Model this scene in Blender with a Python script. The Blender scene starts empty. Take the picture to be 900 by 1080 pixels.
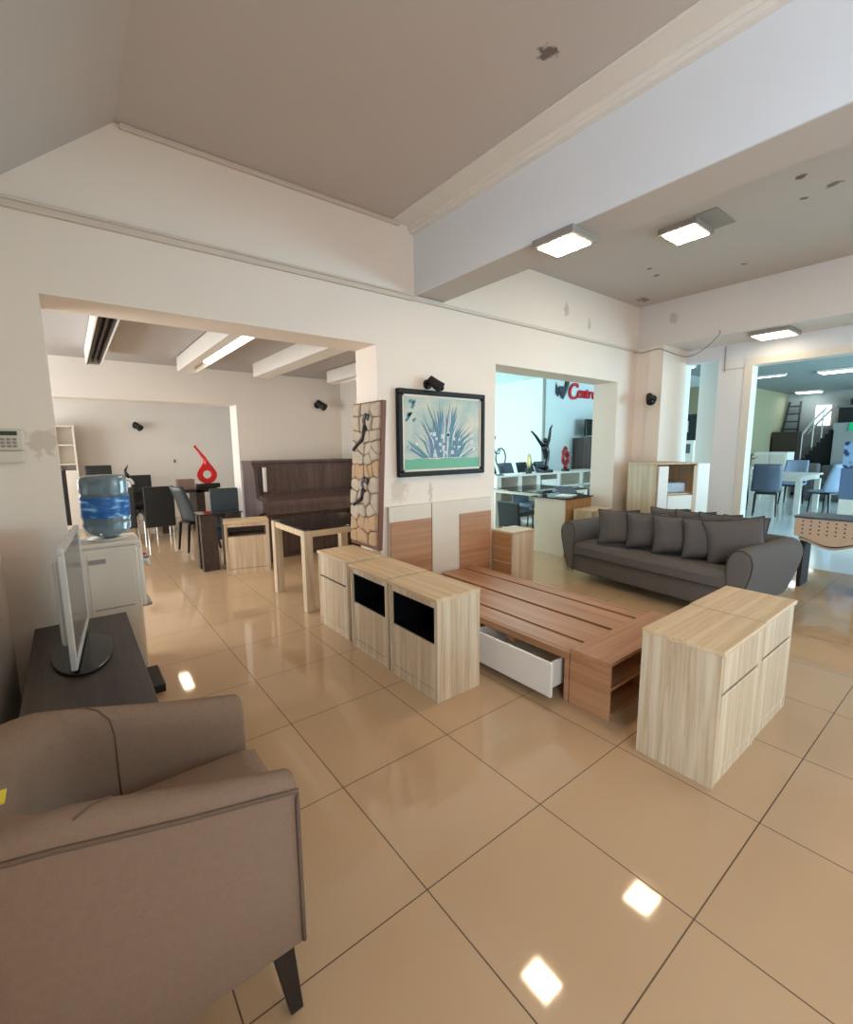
import bpy, bmesh, math, random
from mathutils import Vector, Matrix
random.seed(7)
PI = math.pi
C = bpy.context.scene.collection

# ------------------------------------------------------------------ materials
def S(r, g, b):
    def f(c):
        c /= 255.0
        return c / 12.92 if c <= .04045 else ((c + .055) / 1.055) ** 2.4
    return (f(r), f(g), f(b), 1)

def newmat(name):
    m = bpy.data.materials.new(name); m.use_nodes = True
    nt = m.node_tree; b = nt.nodes['Principled BSDF']
    return m, nt, b

def node(nt, t, **kw):
    n = nt.nodes.new(t)
    for k, v in kw.items(): setattr(n, k, v)
    return n

def plain(name, col, rough=.5, metal=0, var=.06, scale=8, bump=0, bscale=200, emis=None, estr=0, spec=.5, alpha=None, trans=0):
    m, nt, b = newmat(name)
    b.inputs['Roughness'].default_value = rough
    b.inputs['Metallic'].default_value = metal
    b.inputs['Specular IOR Level'].default_value = spec
    if trans: b.inputs['Transmission Weight'].default_value = trans
    tc = node(nt, 'ShaderNodeTexCoord')
    nz = node(nt, 'ShaderNodeTexNoise'); nz.inputs['Scale'].default_value = scale
    nt.links.new(tc.outputs['Object'], nz.inputs['Vector'])
    mx = node(nt, 'ShaderNodeMix', data_type='RGBA')
    mx.inputs[6].default_value = tuple(c * (1 - var) for c in col[:3]) + (1,)
    mx.inputs[7].default_value = tuple(min(1, c * (1 + var)) for c in col[:3]) + (1,)
    nt.links.new(nz.outputs['Fac'], mx.inputs[0])
    nt.links.new(mx.outputs[2], b.inputs['Base Color'])
    if bump:
        n2 = node(nt, 'ShaderNodeTexNoise'); n2.inputs['Scale'].default_value = bscale
        nt.links.new(tc.outputs['Object'], n2.inputs['Vector'])
        bp = node(nt, 'ShaderNodeBump'); bp.inputs['Strength'].default_value = bump; bp.inputs['Distance'].default_value = .01
        nt.links.new(n2.outputs['Fac'], bp.inputs['Height']); nt.links.new(bp.outputs['Normal'], b.inputs['Normal'])
    if emis:
        b.inputs['Emission Color'].default_value = emis; b.inputs['Emission Strength'].default_value = estr
    return m

def wood(name, c1, c2, c3, axis='z', rough=.45, fine=85, stretch=.035):
    m, nt, b = newmat(name)
    b.inputs['Roughness'].default_value = rough
    tc = node(nt, 'ShaderNodeTexCoord')
    mp = node(nt, 'ShaderNodeMapping')
    s = [1, 1, 1]; s['xyz'.index(axis)] = stretch
    mp.inputs['Scale'].default_value = s
    nt.links.new(tc.outputs['Object'], mp.inputs['Vector'])
    n1 = node(nt, 'ShaderNodeTexNoise'); n1.inputs['Scale'].default_value = fine; n1.inputs['Detail'].default_value = 6; n1.inputs['Distortion'].default_value = .6
    n2 = node(nt, 'ShaderNodeTexNoise'); n2.inputs['Scale'].default_value = fine * .22; n2.inputs['Detail'].default_value = 3
    nt.links.new(mp.outputs[0], n1.inputs['Vector']); nt.links.new(mp.outputs[0], n2.inputs['Vector'])
    r1 = node(nt, 'ShaderNodeValToRGB')
    r1.color_ramp.elements[0].position = .36; r1.color_ramp.elements[0].color = c1
    r1.color_ramp.elements[1].position = .64; r1.color_ramp.elements[1].color = c2
    nt.links.new(n1.outputs['Fac'], r1.inputs[0])
    r2 = node(nt, 'ShaderNodeMapRange'); r2.inputs[1].default_value = .46; r2.inputs[2].default_value = .66; r2.inputs[4].default_value = .75
    nt.links.new(n2.outputs['Fac'], r2.inputs[0])
    mx = node(nt, 'ShaderNodeMix', data_type='RGBA')
    nt.links.new(r2.outputs[0], mx.inputs[0]); nt.links.new(r1.outputs[0], mx.inputs[6]); mx.inputs[7].default_value = c3
    nt.links.new(mx.outputs[2], b.inputs['Base Color'])
    return m

def tiles(name, c1, c2, grout, x0, y0, p, w=.0045, rough=.05):
    m, nt, b = newmat(name)
    b.inputs['Roughness'].default_value = rough
    b.inputs['IOR'].default_value = 1.55
    tc = node(nt, 'ShaderNodeTexCoord'); sp = node(nt, 'ShaderNodeSeparateXYZ')
    nt.links.new(tc.outputs['Object'], sp.inputs[0])
    def line(out, off):
        a = node(nt, 'ShaderNodeMath', operation='SUBTRACT'); a.inputs[1].default_value = off - p / 2
        nt.links.new(out, a.inputs[0])
        d = node(nt, 'ShaderNodeMath', operation='DIVIDE'); d.inputs[1].default_value = p; nt.links.new(a.outputs[0], d.inputs[0])
        fl = node(nt, 'ShaderNodeMath', operation='FLOOR'); nt.links.new(d.outputs[0], fl.inputs[0])
        fr = node(nt, 'ShaderNodeMath', operation='FRACT'); nt.links.new(d.outputs[0], fr.inputs[0])
        s = node(nt, 'ShaderNodeMath', operation='SUBTRACT'); s.inputs[1].default_value = .5; nt.links.new(fr.outputs[0], s.inputs[0])
        ab = node(nt, 'ShaderNodeMath', operation='ABSOLUTE'); nt.links.new(s.outputs[0], ab.inputs[0])
        lt = node(nt, 'ShaderNodeMath', operation='LESS_THAN'); lt.inputs[1].default_value = w / 2 / p; nt.links.new(ab.outputs[0], lt.inputs[0])
        return lt, d
    lx, dx = line(sp.outputs[0], x0); ly, dy = line(sp.outputs[1], y0)
    mxm = node(nt, 'ShaderNodeMath', operation='MAXIMUM'); nt.links.new(lx.outputs[0], mxm.inputs[0]); nt.links.new(ly.outputs[0], mxm.inputs[1])
    nz = node(nt, 'ShaderNodeTexNoise'); nz.inputs['Scale'].default_value = 1.3; nz.inputs['Detail'].default_value = 5
    nt.links.new(tc.outputs['Object'], nz.inputs['Vector'])
    mx = node(nt, 'ShaderNodeMix', data_type='RGBA'); mx.inputs[6].default_value = c1; mx.inputs[7].default_value = c2
    nt.links.new(nz.outputs['Fac'], mx.inputs[0])
    m2 = node(nt, 'ShaderNodeMix', data_type='RGBA'); m2.inputs[7].default_value = grout
    nt.links.new(mxm.outputs[0], m2.inputs[0]); nt.links.new(mx.outputs[2], m2.inputs[6])
    nt.links.new(m2.outputs[2], b.inputs['Base Color'])
    rr = node(nt, 'ShaderNodeMapRange'); rr.inputs[3].default_value = rough; rr.inputs[4].default_value = .6
    nt.links.new(mxm.outputs[0], rr.inputs[0]); nt.links.new(rr.outputs[0], b.inputs['Roughness'])
    bp = node(nt, 'ShaderNodeBump'); bp.inputs['Strength'].default_value = .012; bp.inputs['Distance'].default_value = .02
    n3 = node(nt, 'ShaderNodeTexNoise'); n3.inputs['Scale'].default_value = 5
    nt.links.new(tc.outputs['Object'], n3.inputs['Vector']); nt.links.new(n3.outputs['Fac'], bp.inputs['Height'])
    nt.links.new(bp.outputs[0], b.inputs['Normal'])
    return m

def stained(name, col, spots, rough=.75, soft=.85):
    """painted plaster with dirt / peeled patches of fixed place: spots = (x, y, z, radius, colour)"""
    m, nt, b = newmat(name)
    b.inputs['Roughness'].default_value = rough
    b.inputs['Specular IOR Level'].default_value = .3
    tc = node(nt, 'ShaderNodeTexCoord')
    nz = node(nt, 'ShaderNodeTexNoise'); nz.inputs['Scale'].default_value = 1.5
    nt.links.new(tc.outputs['Object'], nz.inputs['Vector'])
    mx = node(nt, 'ShaderNodeMix', data_type='RGBA')
    mx.inputs[6].default_value = tuple(c * .97 for c in col[:3]) + (1,); mx.inputs[7].default_value = tuple(c * 1.02 for c in col[:3]) + (1,)
    nt.links.new(nz.outputs['Fac'], mx.inputs[0])
    cur = mx.outputs[2]
    nd = node(nt, 'ShaderNodeTexNoise'); nd.inputs['Scale'].default_value = 22; nd.inputs['Detail'].default_value = 5
    nt.links.new(tc.outputs['Object'], nd.inputs['Vector'])
    for (x, y, z, r, sx, sy, sz, c) in spots:
        vm = node(nt, 'ShaderNodeVectorMath', operation='SUBTRACT'); vm.inputs[1].default_value = (x, y, z)
        nt.links.new(tc.outputs['Object'], vm.inputs[0])
        vs = node(nt, 'ShaderNodeVectorMath', operation='MULTIPLY'); vs.inputs[1].default_value = (sx, sy, sz); nt.links.new(vm.outputs[0], vs.inputs[0])
        ln = node(nt, 'ShaderNodeVectorMath', operation='LENGTH'); nt.links.new(vs.outputs[0], ln.inputs[0])
        ad = node(nt, 'ShaderNodeMath', operation='MULTIPLY_ADD'); ad.inputs[1].default_value = r * 2.6; ad.inputs[2].default_value = -r * 1.3
        nt.links.new(nd.outputs['Fac'], ad.inputs[0])
        s = node(nt, 'ShaderNodeMath', operation='ADD'); nt.links.new(ln.outputs[1], s.inputs[0]); nt.links.new(ad.outputs[0], s.inputs[1])
        mr = node(nt, 'ShaderNodeMapRange'); mr.inputs[1].default_value = r; mr.inputs[2].default_value = r * .6; mr.inputs[4].default_value = soft; nt.links.new(s.outputs[0], mr.inputs[0])
        q = node(nt, 'ShaderNodeMix', data_type='RGBA'); q.inputs[7].default_value = c
        nt.links.new(mr.outputs[0], q.inputs[0]); nt.links.new(cur, q.inputs[6]); cur = q.outputs[2]
    nt.links.new(cur, b.inputs['Base Color'])
    return m

PEEL = S(120, 100, 84); PEELD = S(92, 78, 68); BARE = S(205, 190, 172)
M = {}
M['wall'] = stained('wall_paint', S(238, 225, 212), [(2.27, 3.3, 1.1, .085, .8, .2, .7, S(196, 178, 158)), (2.62, 3.3, 1.06, .05, 2, .2, .5, S(190, 170, 150)), (4.6, 3.3, 2.98, .05, 1, .2, .6, S(176, 152, 130)),
                                           (5.05, 3.3, 2.9, .04, 1, .2, .5, S(180, 160, 142)), (-.09, 3.3, 1.52, .09, 1, .2, 1, S(190, 168, 146))], soft=.5)
M['bulk'] = stained('bulkhead_paint', S(220, 212, 206), [(6.2, 2.85, 3.05, .06, .2, 1, .7, S(196, 180, 168))])
M['ceil'] = stained('ceiling_paint', S(200, 191, 184), [(1.935, 1.538, 3.28, .05, 1, 1, .3, PEELD), (3.876, 1.451, 3.28, .06, 1, 1.6, .3, PEELD), (4.138, 1.111, 3.28, .035, 1, 1, .3, PEELD),
                                          (4.508, 1.179, 3.28, .03, 1, 1, .3, PEELD), (4.443, .995, 3.28, .06, 1.4, 1, .3, PEEL), (5.2, 2.6, 3.28, .035, 1, 1, .3, PEEL), (4.95, 2.55, 3.28, .03, 1, 1, .3, PEEL), (5.6, 1.9, 3.28, .03, 1, 1, .3, PEEL), (5.9, 3.1, 3.28, .07, .6, 1, .3, PEEL)])
M['beam'] = plain('beam_paint', S(226, 227, 230), .7, var=.02, scale=2)
M['trim_light'] = plain('pale_cornice_paint', S(232, 224, 214), .55, var=.02)
M['trim'] = plain('trim_paint', S(212, 198, 184), .6, var=.03)
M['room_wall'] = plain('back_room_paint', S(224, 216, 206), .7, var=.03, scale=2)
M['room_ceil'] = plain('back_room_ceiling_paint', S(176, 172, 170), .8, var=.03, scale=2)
M['cool_wall'] = plain('showroom_paint', S(222, 230, 228), .7, var=.02, scale=2)
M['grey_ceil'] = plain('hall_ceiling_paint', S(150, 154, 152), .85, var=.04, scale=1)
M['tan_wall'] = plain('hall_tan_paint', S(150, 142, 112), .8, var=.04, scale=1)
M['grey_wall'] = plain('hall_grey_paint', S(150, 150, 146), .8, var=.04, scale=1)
M['floor'] = tiles('polished_beige_tile', S(182, 151, 117), S(196, 167, 133), S(84, 64, 46), .815, .468, .5945)
M['pale_floor'] = tiles('polished_pale_tile', S(214, 220, 220), S(224, 228, 228), S(168, 178, 180), .815, .468, .5945, rough=.12)
M['wash'] = wood('whitewashed_wood', S(182, 158, 128), S(203, 182, 152), S(217, 202, 178), 'z')
M['wash_top'] = wood('whitewashed_wood_top', S(196, 166, 128), S(210, 184, 148), S(220, 198, 164), 'x')
M['wash_top_y'] = wood('whitewashed_wood_top_across', S(196, 166, 128), S(210, 184, 148), S(220, 198, 164), 'y')
M['walnut'] = wood('walnut_boards', S(158, 110, 76), S(184, 134, 96), S(194, 146, 108), 'y', .4, 30)
M['walnut_x'] = wood('walnut_boards_across', S(158, 110, 76), S(184, 134, 96), S(194, 146, 108), 'x', .4, 30)
M['honey'] = wood('honey_wood', S(168, 122, 80), S(188, 144, 98), S(198, 156, 110), 'y')
M['oak'] = wood('pale_oak', S(176, 146, 112), S(196, 166, 130), S(206, 180, 146), 'z')
M['wenge'] = wood('dark_wenge', S(40, 30, 26), S(58, 44, 38), S(66, 52, 44), 'y', .35)
M['piano'] = wood('piano_wood', S(60, 46, 44), S(88, 70, 67), S(100, 82, 77), 'z', .35)
M['white'] = plain('white_lacquer', S(226, 220, 210), .35, var=.02)
M['cream'] = plain('cream_laminate', S(222, 208, 190), .5, var=.03)
M['black'] = plain('black_gloss', S(18, 18, 19), .2, var=.1)
M['frame_black'] = plain('black_frame_wood', S(22, 19, 18), .55, var=.1, spec=.3)
M['blackm'] = plain('black_matte', S(22, 21, 21), .6, var=.1)
M['chair_fab'] = plain('taupe_felt', S(138, 114, 97), .95, var=.10, scale=90, bump=.35, bscale=500, spec=.15)
M['seam'] = plain('taupe_piping', S(108, 89, 76), .95, var=.08, scale=60, spec=.15)
M['sofa'] = plain('charcoal_linen', S(102, 96, 93), .95, var=.12, scale=120, bump=.3, bscale=450, spec=.15)
M['pillow'] = plain('charcoal_cushion_linen', S(98, 93, 91), .95, var=.12, scale=120, bump=.3, bscale=450, spec=.15)
M['pillowe'] = plain('charcoal_cushion_edge', S(62, 58, 56), .9, var=.1)
M['darkmat'] = plain('dark_matte_board', S(40, 31, 28), .75, var=.1, spec=.2)
M['darkleg'] = plain('espresso_leg', S(24, 18, 17), .4)
M['plastic'] = plain('ivory_plastic', S(216, 206, 192), .4, var=.02)
M['plastic2'] = plain('grey_plastic', S(150, 142, 134), .45, var=.04)
M['screen'] = plain('tv_screen', S(116, 108, 104), .22, var=.03)
M['silver'] = plain('silver_plastic', S(206, 204, 200), .35, metal=.2, var=.02)
M['chrome'] = plain('chrome', S(200, 198, 194), .15, metal=1)
def glass_mat():
    m = bpy.data.materials.new('table_glass'); m.use_nodes = True; nt = m.node_tree; nt.nodes.clear()
    o = node(nt, 'ShaderNodeOutputMaterial'); mx = node(nt, 'ShaderNodeMixShader'); tr = node(nt, 'ShaderNodeBsdfTransparent'); gl = node(nt, 'ShaderNodeBsdfGlossy'); fr = node(nt, 'ShaderNodeFresnel')
    tr.inputs[0].default_value = (.78, .88, .86, 1); gl.inputs['Roughness'].default_value = .03; fr.inputs[0].default_value = 1.6
    nt.links.new(fr.outputs[0], mx.inputs[0]); nt.links.new(tr.outputs[0], mx.inputs[1]); nt.links.new(gl.outputs[0], mx.inputs[2]); nt.links.new(mx.outputs[0], o.inputs[0])
    return m
M['glass'] = glass_mat()
M['dglass'] = plain('smoked_glass', S(30, 34, 34), .06, var=.05)
M['red'] = plain('red_lacquer', S(196, 22, 20), .2, var=.05)
M['dark_red'] = plain('dark_red_lacquer', S(140, 22, 34), .25)
M['red_sign'] = plain('red_letters', S(214, 30, 44), .4, var=.03)
M['sgrey'] = plain('slate_grey', S(70, 74, 78), .4)
M['tan_ply'] = plain('tan_plywood', S(192, 166, 142), .5, var=.08, scale=20)
M['hole'] = plain('hole_dark', S(70, 46, 34), .8)
M['blue_seat'] = plain('blue_grey_leatherette', S(138, 152, 174), .45, var=.05)
M['slate_seat'] = plain('slate_leatherette', S(78, 88, 103), .45, var=.05)
M['black_seat'] = plain('black_leatherette', S(24, 26, 27), .45, var=.1)
M['dark_seat'] = plain('dark_teal_leatherette', S(34, 44, 48), .45, var=.1)
M['couch'] = plain('grey_couch_fabric', S(120, 116, 112), .9, var=.08, scale=30)
M['couch2'] = plain('dark_couch_fabric', S(78, 74, 72), .9, var=.08, scale=30)
M['bluefab'] = plain('steel_blue_fabric', S(98, 118, 150), .85, var=.06, scale=12)
M['green'] = plain('green_banner', S(16, 190, 120), .6, var=.35, scale=14)
M['leaf'] = plain('plant_leaf', S(46, 74, 46), .6, var=.3, scale=12)
M['yellow'] = plain('yellow_paper', S(226, 206, 60), .7)
M['paper'] = plain('white_paper', S(226, 228, 226), .6, var=.02)
M['brownbox'] = plain('brown_box', S(128, 104, 92), .6, var=.08)
M['stone'] = plain('carved_stone', S(178, 162, 142), .8, var=.16, scale=14, bump=.3, bscale=60)
M['stone2'] = plain('carved_tan_stone', S(176, 144, 110), .8, var=.16, scale=14, bump=.3, bscale=60)
M['redwood'] = plain('reddish_wood', S(112, 66, 44), .5, var=.14, scale=18)
M['terra'] = plain('dark_bronze', S(36, 27, 24), .4, var=.1)
M['brass'] = plain('brass_gold', S(206, 190, 130), .35, metal=.5)
M['bottle'] = None
M['lamp_warm'] = plain('lit_diffuser', S(255, 240, 214), .5, emis=(1, .765, .53, 1), estr=58)
M['lamp_dim'] = plain('lit_weak_diffuser', S(255, 240, 214), .5, emis=(1, .84, .62, 1), estr=9)
M['lamp_cool'] = plain('lit_cool_diffuser', S(240, 252, 255), .5, emis=(.8, .97, 1, 1), estr=14)
M['tube'] = plain('lit_tube', S(255, 244, 220), .5, emis=(1, .88, .72, 1), estr=24)
M['louver'] = plain('brown_louver', S(58, 44, 36), .4, var=.2, scale=30)
M['pane_glow'] = plain('glowing_pane', S(240, 250, 250), .5, emis=(.9, 1, 1, 1), estr=2.2)  # even glow shared by the bright hall opening and the added panes

def bottle_mat():
    m, nt, b = newmat('blue_bottle_plastic')
    b.inputs['Base Color'].default_value = S(150, 178, 196)
    b.inputs['Roughness'].default_value = .12
    b.inputs['Transmission Weight'].default_value = .55
    b.inputs['IOR'].default_value = 1.33
    nz = node(nt, 'ShaderNodeTexNoise'); nz.inputs['Scale'].default_value = 6
    mx = node(nt, 'ShaderNodeMix', data_type='RGBA'); mx.inputs[6].default_value = S(112, 138, 154); mx.inputs[7].default_value = S(146, 168, 180)
    nt.links.new(nz.outputs['Fac'], mx.inputs[0]); nt.links.new(mx.outputs[2], b.inputs['Base Color'])
    return m
M['bottle'] = bottle_mat()

def label_mat():
    m, nt, b = newmat('blue_water_label')
    b.inputs['Roughness'].default_value = .35
    tc = node(nt, 'ShaderNodeTexCoord'); mp = node(nt, 'ShaderNodeMapping'); mp.inputs['Scale'].default_value = (8, 8, 30)
    nt.links.new(tc.outputs['Object'], mp.inputs[0])
    nz = node(nt, 'ShaderNodeTexNoise'); nz.inputs['Scale'].default_value = 1.6; nt.links.new(mp.outputs[0], nz.inputs['Vector'])
    r = node(nt, 'ShaderNodeValToRGB'); e = r.color_ramp.elements
    e[0].position = .4; e[0].color = S(14, 84, 158); e[1].position = .7; e[1].color = S(150, 200, 232)
    k = e.new(.58); k.color = S(32, 110, 186)
    nt.links.new(nz.outputs['Fac'], r.inputs[0]); nt.links.new(r.outputs[0], b.inputs['Base Color'])
    return m
M['label'] = label_mat()

def painting_mat():
    m, nt, b = newmat('painted_canvas')
    b.inputs['Roughness'].default_value = .5
    tc = node(nt, 'ShaderNodeTexCoord'); sp = node(nt, 'ShaderNodeSeparateXYZ'); nt.links.new(tc.outputs['Object'], sp.inputs[0])
    nz = node(nt, 'ShaderNodeTexNoise'); nz.inputs['Scale'].default_value = 5; nz.inputs['Detail'].default_value = 4
    nt.links.new(tc.outputs['Object'], nz.inputs['Vector'])
    sky = node(nt, 'ShaderNodeValToRGB'); e = sky.color_ramp.elements
    e[0].position = .3; e[0].color = S(150, 178, 176); e[1].position = .68; e[1].color = S(212, 204, 180)
    nt.links.new(nz.outputs['Fac'], sky.inputs[0])
    # picture of grass at the bottom of the canvas
    ad = node(nt, 'ShaderNodeMath', operation='MULTIPLY_ADD'); ad.inputs[1].default_value = .05; nt.links.new(nz.outputs['Fac'], ad.inputs[0]); nt.links.new(sp.outputs[2], ad.inputs[2])
    lt = node(nt, 'ShaderNodeMath', operation='LESS_THAN'); lt.inputs[1].default_value = -.2; nt.links.new(ad.outputs[0], lt.inputs[0])
    mx = node(nt, 'ShaderNodeMix', data_type='RGBA'); mx.inputs[7].default_value = S(104, 170, 136)
    nt.links.new(lt.outputs[0], mx.inputs[0]); nt.links.new(sky.outputs[0], mx.inputs[6]); nt.links.new(mx.outputs[2], b.inputs['Base Color'])
    return m
M['canvas'] = painting_mat()
M['paint_teal'] = plain('paint_teal', S(70, 128, 138), .5, var=.3, scale=20)
M['paint_blue'] = plain('paint_slate_blue', S(96, 120, 148), .5, var=.3, scale=20)
M['paint_pale'] = plain('paint_pale_petals', S(206, 208, 210), .5, var=.1, scale=20)

def floral_mat():
    m, nt, b = newmat('blue_floral_fabric')
    b.inputs['Roughness'].default_value = .9
    tc = node(nt, 'ShaderNodeTexCoord')
    v = node(nt, 'ShaderNodeTexVoronoi'); v.inputs['Scale'].default_value = 7; nt.links.new(tc.outputs['Object'], v.inputs['Vector'])
    r = node(nt, 'ShaderNodeValToRGB'); e = r.color_ramp.elements
    e[0].position = .25; e[0].color = S(48, 60, 110); e[1].position = .4; e[1].color = S(150, 178, 214)
    nt.links.new(v.outputs['Distance'], r.inputs[0]); nt.links.new(r.outputs[0], b.inputs['Base Color'])
    return m
M['floral'] = floral_mat()
M['pale_cloth'] = plain('pale_blue_cloth', S(176, 194, 208), .9, var=.2, scale=20)

# ------------------------------------------------------------------ mesh helpers
class MB:
    def __init__(s): s.v = []; s.f = []; s.mi = []; s.cur = 0
    def add(s, vs, fs):
        o = len(s.v); s.v += [tuple(p) for p in vs]
        for f in fs: s.f.append([o + i for i in f]); s.mi.append(s.cur)
        return s
    def box(s, x0, x1, y0, y1, z0, z1):
        vs = [(x, y, z) for z in (z0, z1) for y in (y0, y1) for x in (x0, x1)]
        return s.add(vs, [(0, 2, 3, 1), (4, 5, 7, 6), (0, 1, 5, 4), (2, 6, 7, 3), (0, 4, 6, 2), (1, 3, 7, 5)])
    def hexa(s, b, t):
        """b, t: four bottom and four top points, counter-clockwise from above"""
        return s.add(list(b) + list(t), [(3, 2, 1, 0), (4, 5, 6, 7)] + [(i, (i + 1) % 4, 4 + (i + 1) % 4, 4 + i) for i in range(4)])
    def taper(s, p, q, a, b):
        """square bar from p (half-size a) to q (half-size b)"""
        def ring(c, h): return [(c[0] - h, c[1] - h, c[2]), (c[0] + h, c[1] - h, c[2]), (c[0] + h, c[1] + h, c[2]), (c[0] - h, c[1] + h, c[2])]
        return s.hexa(ring(p, a), ring(q, b))
    def prism(s, poly, d0, d1, ax='y'):
        def P(a, b, d): return {'y': (a, d, b), 'x': (d, a, b), 'z': (a, b, d)}[ax]
        n = len(poly)
        return s.add([P(a, b, d0) for a, b in poly] + [P(a, b, d1) for a, b in poly],
                     [tuple(range(n))[::-1], tuple(range(n, 2 * n))] + [(i, (i + 1) % n, n + (i + 1) % n, n + i) for i in range(n)])
    def tube(s, pts, r, n=10, closed=False, r1=None):
        pts = [Vector(p) for p in pts]; m = len(pts); vs = []; fs = []
        up = None
        for i, p in enumerate(pts):
            a = pts[(i - 1) % m] if (closed or i) else p
            b = pts[(i + 1) % m] if (closed or i < m - 1) else p
            t = (b - a).normalized()
            if up is None:
                up = t.orthogonal().normalized()
            u = (up - t * up.dot(t)).normalized(); up = u; w = t.cross(u)
            rr = r[i] if isinstance(r, (list, tuple)) else (r if r1 is None else r + (r1 - r) * i / (m - 1))
            vs += [p + (u * math.cos(2 * PI * k / n) + w * math.sin(2 * PI * k / n)) * rr for k in range(n)]
        for i in range(m if closed else m - 1):
            j = (i + 1) % m
            fs += [(i * n + k, i * n + (k + 1) % n, j * n + (k + 1) % n, j * n + k) for k in range(n)]
        if not closed: fs += [tuple(range(n))[::-1], tuple(range((m - 1) * n, m * n))]
        return s.add(vs, fs)
    def lathe(s, prof, c=(0, 0, 0), n=32):
        vs = []; fs = []; m = len(prof)
        for r, z in prof: vs += [(c[0] + r * math.cos(2 * PI * k / n), c[1] + r * math.sin(2 * PI * k / n), c[2] + z) for k in range(n)]
        for i in range(m - 1): fs += [(i * n + k, i * n + (k + 1) % n, (i + 1) * n + (k + 1) % n, (i + 1) * n + k) for k in range(n)]
        fs += [tuple(range(n))[::-1], tuple(range((m - 1) * n, m * n))]
        return s.add(vs, fs)
    def ball(s, c, r, n=14):
        rx, ry, rz = r if isinstance(r, (tuple, list)) else (r, r, r)
        vs = []; fs = []; m = n // 2 + 1
        for i in range(m):
            a = PI * (i + .02) / (m - 1 + .04) - PI / 2
            vs += [(c[0] + rx * math.cos(a) * math.cos(2 * PI * k / n), c[1] + ry * math.cos(a) * math.sin(2 * PI * k / n), c[2] + rz * math.sin(a)) for k in range(n)]
        for i in range(m - 1): fs += [(i * n + k, i * n + (k + 1) % n, (i + 1) * n + (k + 1) % n, (i + 1) * n + k) for k in range(n)]
        fs += [tuple(range(n))[::-1], tuple(range((m - 1) * n, m * n))]
        return s.add(vs, fs)
    def grid(s, P, nu, nv):
        vs = [P(i / (nu - 1), j / (nv - 1)) for i in range(nu) for j in range(nv)]
        return s.add(vs, [(i * nv + j, i * nv + j + 1, (i + 1) * nv + j + 1, (i + 1) * nv + j) for i in range(nu - 1) for j in range(nv - 1)])
    def build(s, name, mat, parent=None, bevel=0, smooth=False, seg=2, sub=0):
        me = bpy.data.meshes.new(name); me.from_pydata(s.v, [], s.f)
        for mm in (mat if isinstance(mat, (list, tuple)) else [mat]): me.materials.append(M[mm] if isinstance(mm, str) else mm)
        for p, i in zip(me.polygons, s.mi): p.material_index = i; p.use_smooth = smooth
        bm = bmesh.new(); bm.from_mesh(me); bmesh.ops.remove_doubles(bm, verts=bm.verts, dist=1e-5) if smooth else None
        bmesh.ops.recalc_face_normals(bm, faces=bm.faces); bm.to_mesh(me); bm.free()
        o = bpy.data.objects.new(name, me); C.objects.link(o)
        if parent is not None: o.parent = parent
        if bevel:
            b = o.modifiers.new('bevel', 'BEVEL'); b.width = bevel; b.segments = seg; b.limit_method = 'ANGLE'
        if sub:
            d = o.modifiers.new('sub', 'SUBSURF'); d.levels = sub; d.render_levels = sub
        return o

def tag(o, label, cat, group=None):
    o['label'] = label; o['category'] = cat
    if group: o['group'] = group
    return o
def thing(name, label, cat, loc=(0, 0, 0), rz=0, group=None):
    o = bpy.data.objects.new(name, None); C.objects.link(o); o.empty_display_size = .1
    o.location = loc; o.rotation_euler = (0, 0, rz)
    return tag(o, label, cat, group)
def struct(o):
    o['kind'] = 'structure'; return o
def dup(root, loc, rz, label, group=None, swap=None):
    def cp(o, par):
        c = o.copy(); C.objects.link(c)
        if par: c.parent = par
        if swap and c.type == 'MESH' and o.name.split('.')[0] in swap:
            c.data = o.data.copy(); c.data.materials[0] = M[swap[o.name.split('.')[0]]]
        for ch in [k for k in bpy.data.objects if k.parent == o]: cp(ch, c)
        return c
    r = cp(root, None); r.location = loc; r.rotation_euler = (0, 0, rz); r['label'] = label
    if group: r['group'] = group
    elif 'group' in r: del r['group']
    return r

# ================================================================== SETTING
YW = 3.3; HC = 3.28
fl = MB().box(-2.4, 6.85, -4.7, 11.4, -.06, 0); struct(fl.build('floor', 'floor'))
fl = MB().box(6.85, 18.8, -4.7, 10.4, -.06, 0); struct(fl.build('floor_showroom', 'pale_floor'))

w = MB()   # the long wall with its two wide openings
w.box(-.5, -.04, YW, 3.645, 0, HC); w.box(-.04, 2.066, YW, 3.645, 2.30, HC); w.box(2.066, 3.461, YW, 3.645, 0, HC)
w.box(3.461, 5.75, YW, 3.645, 2.285, HC); w.box(5.75, 6.2, YW, 3.645, 0, HC)
struct(w.build('wall_back', 'wall'))
w = MB(); w.box(-.5, -.33, -.9, YW, 0, 3.3); w.box(-.5, -.33, -3.8, -.9, 0, .1); w.box(-.5, -.33, -3.8, -.9, 2.5, 3.3); w.box(-.5, -.33, -4.7, -3.8, 0, 3.3)
struct(w.build('wall_left', 'wall'))
struct(MB().box(-.5, 7.0, -4.7, -4.55, 0, HC).build('wall_front', 'wall'))
w = MB().box(-.5, 6.85, -4.7, YW + .3, HC, HC + .1)
struct(w.build('ceiling', 'ceil'))
w = MB().prism([(.376, HC), (-.33, 2.68), (-.5, 2.68), (-.5, HC)], -4.55, YW, 'y')
struct(w.build('ceiling_slope', 'ceil'))
w = MB().box(2.456, 2.468, -4.55, YW, 2.745, HC); w.cur = 1; w.box(2.468, 2.775, -4.55, YW, 2.745, HC)
struct(w.build('ceiling_beam', ['beam', 'ceil']))
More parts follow.
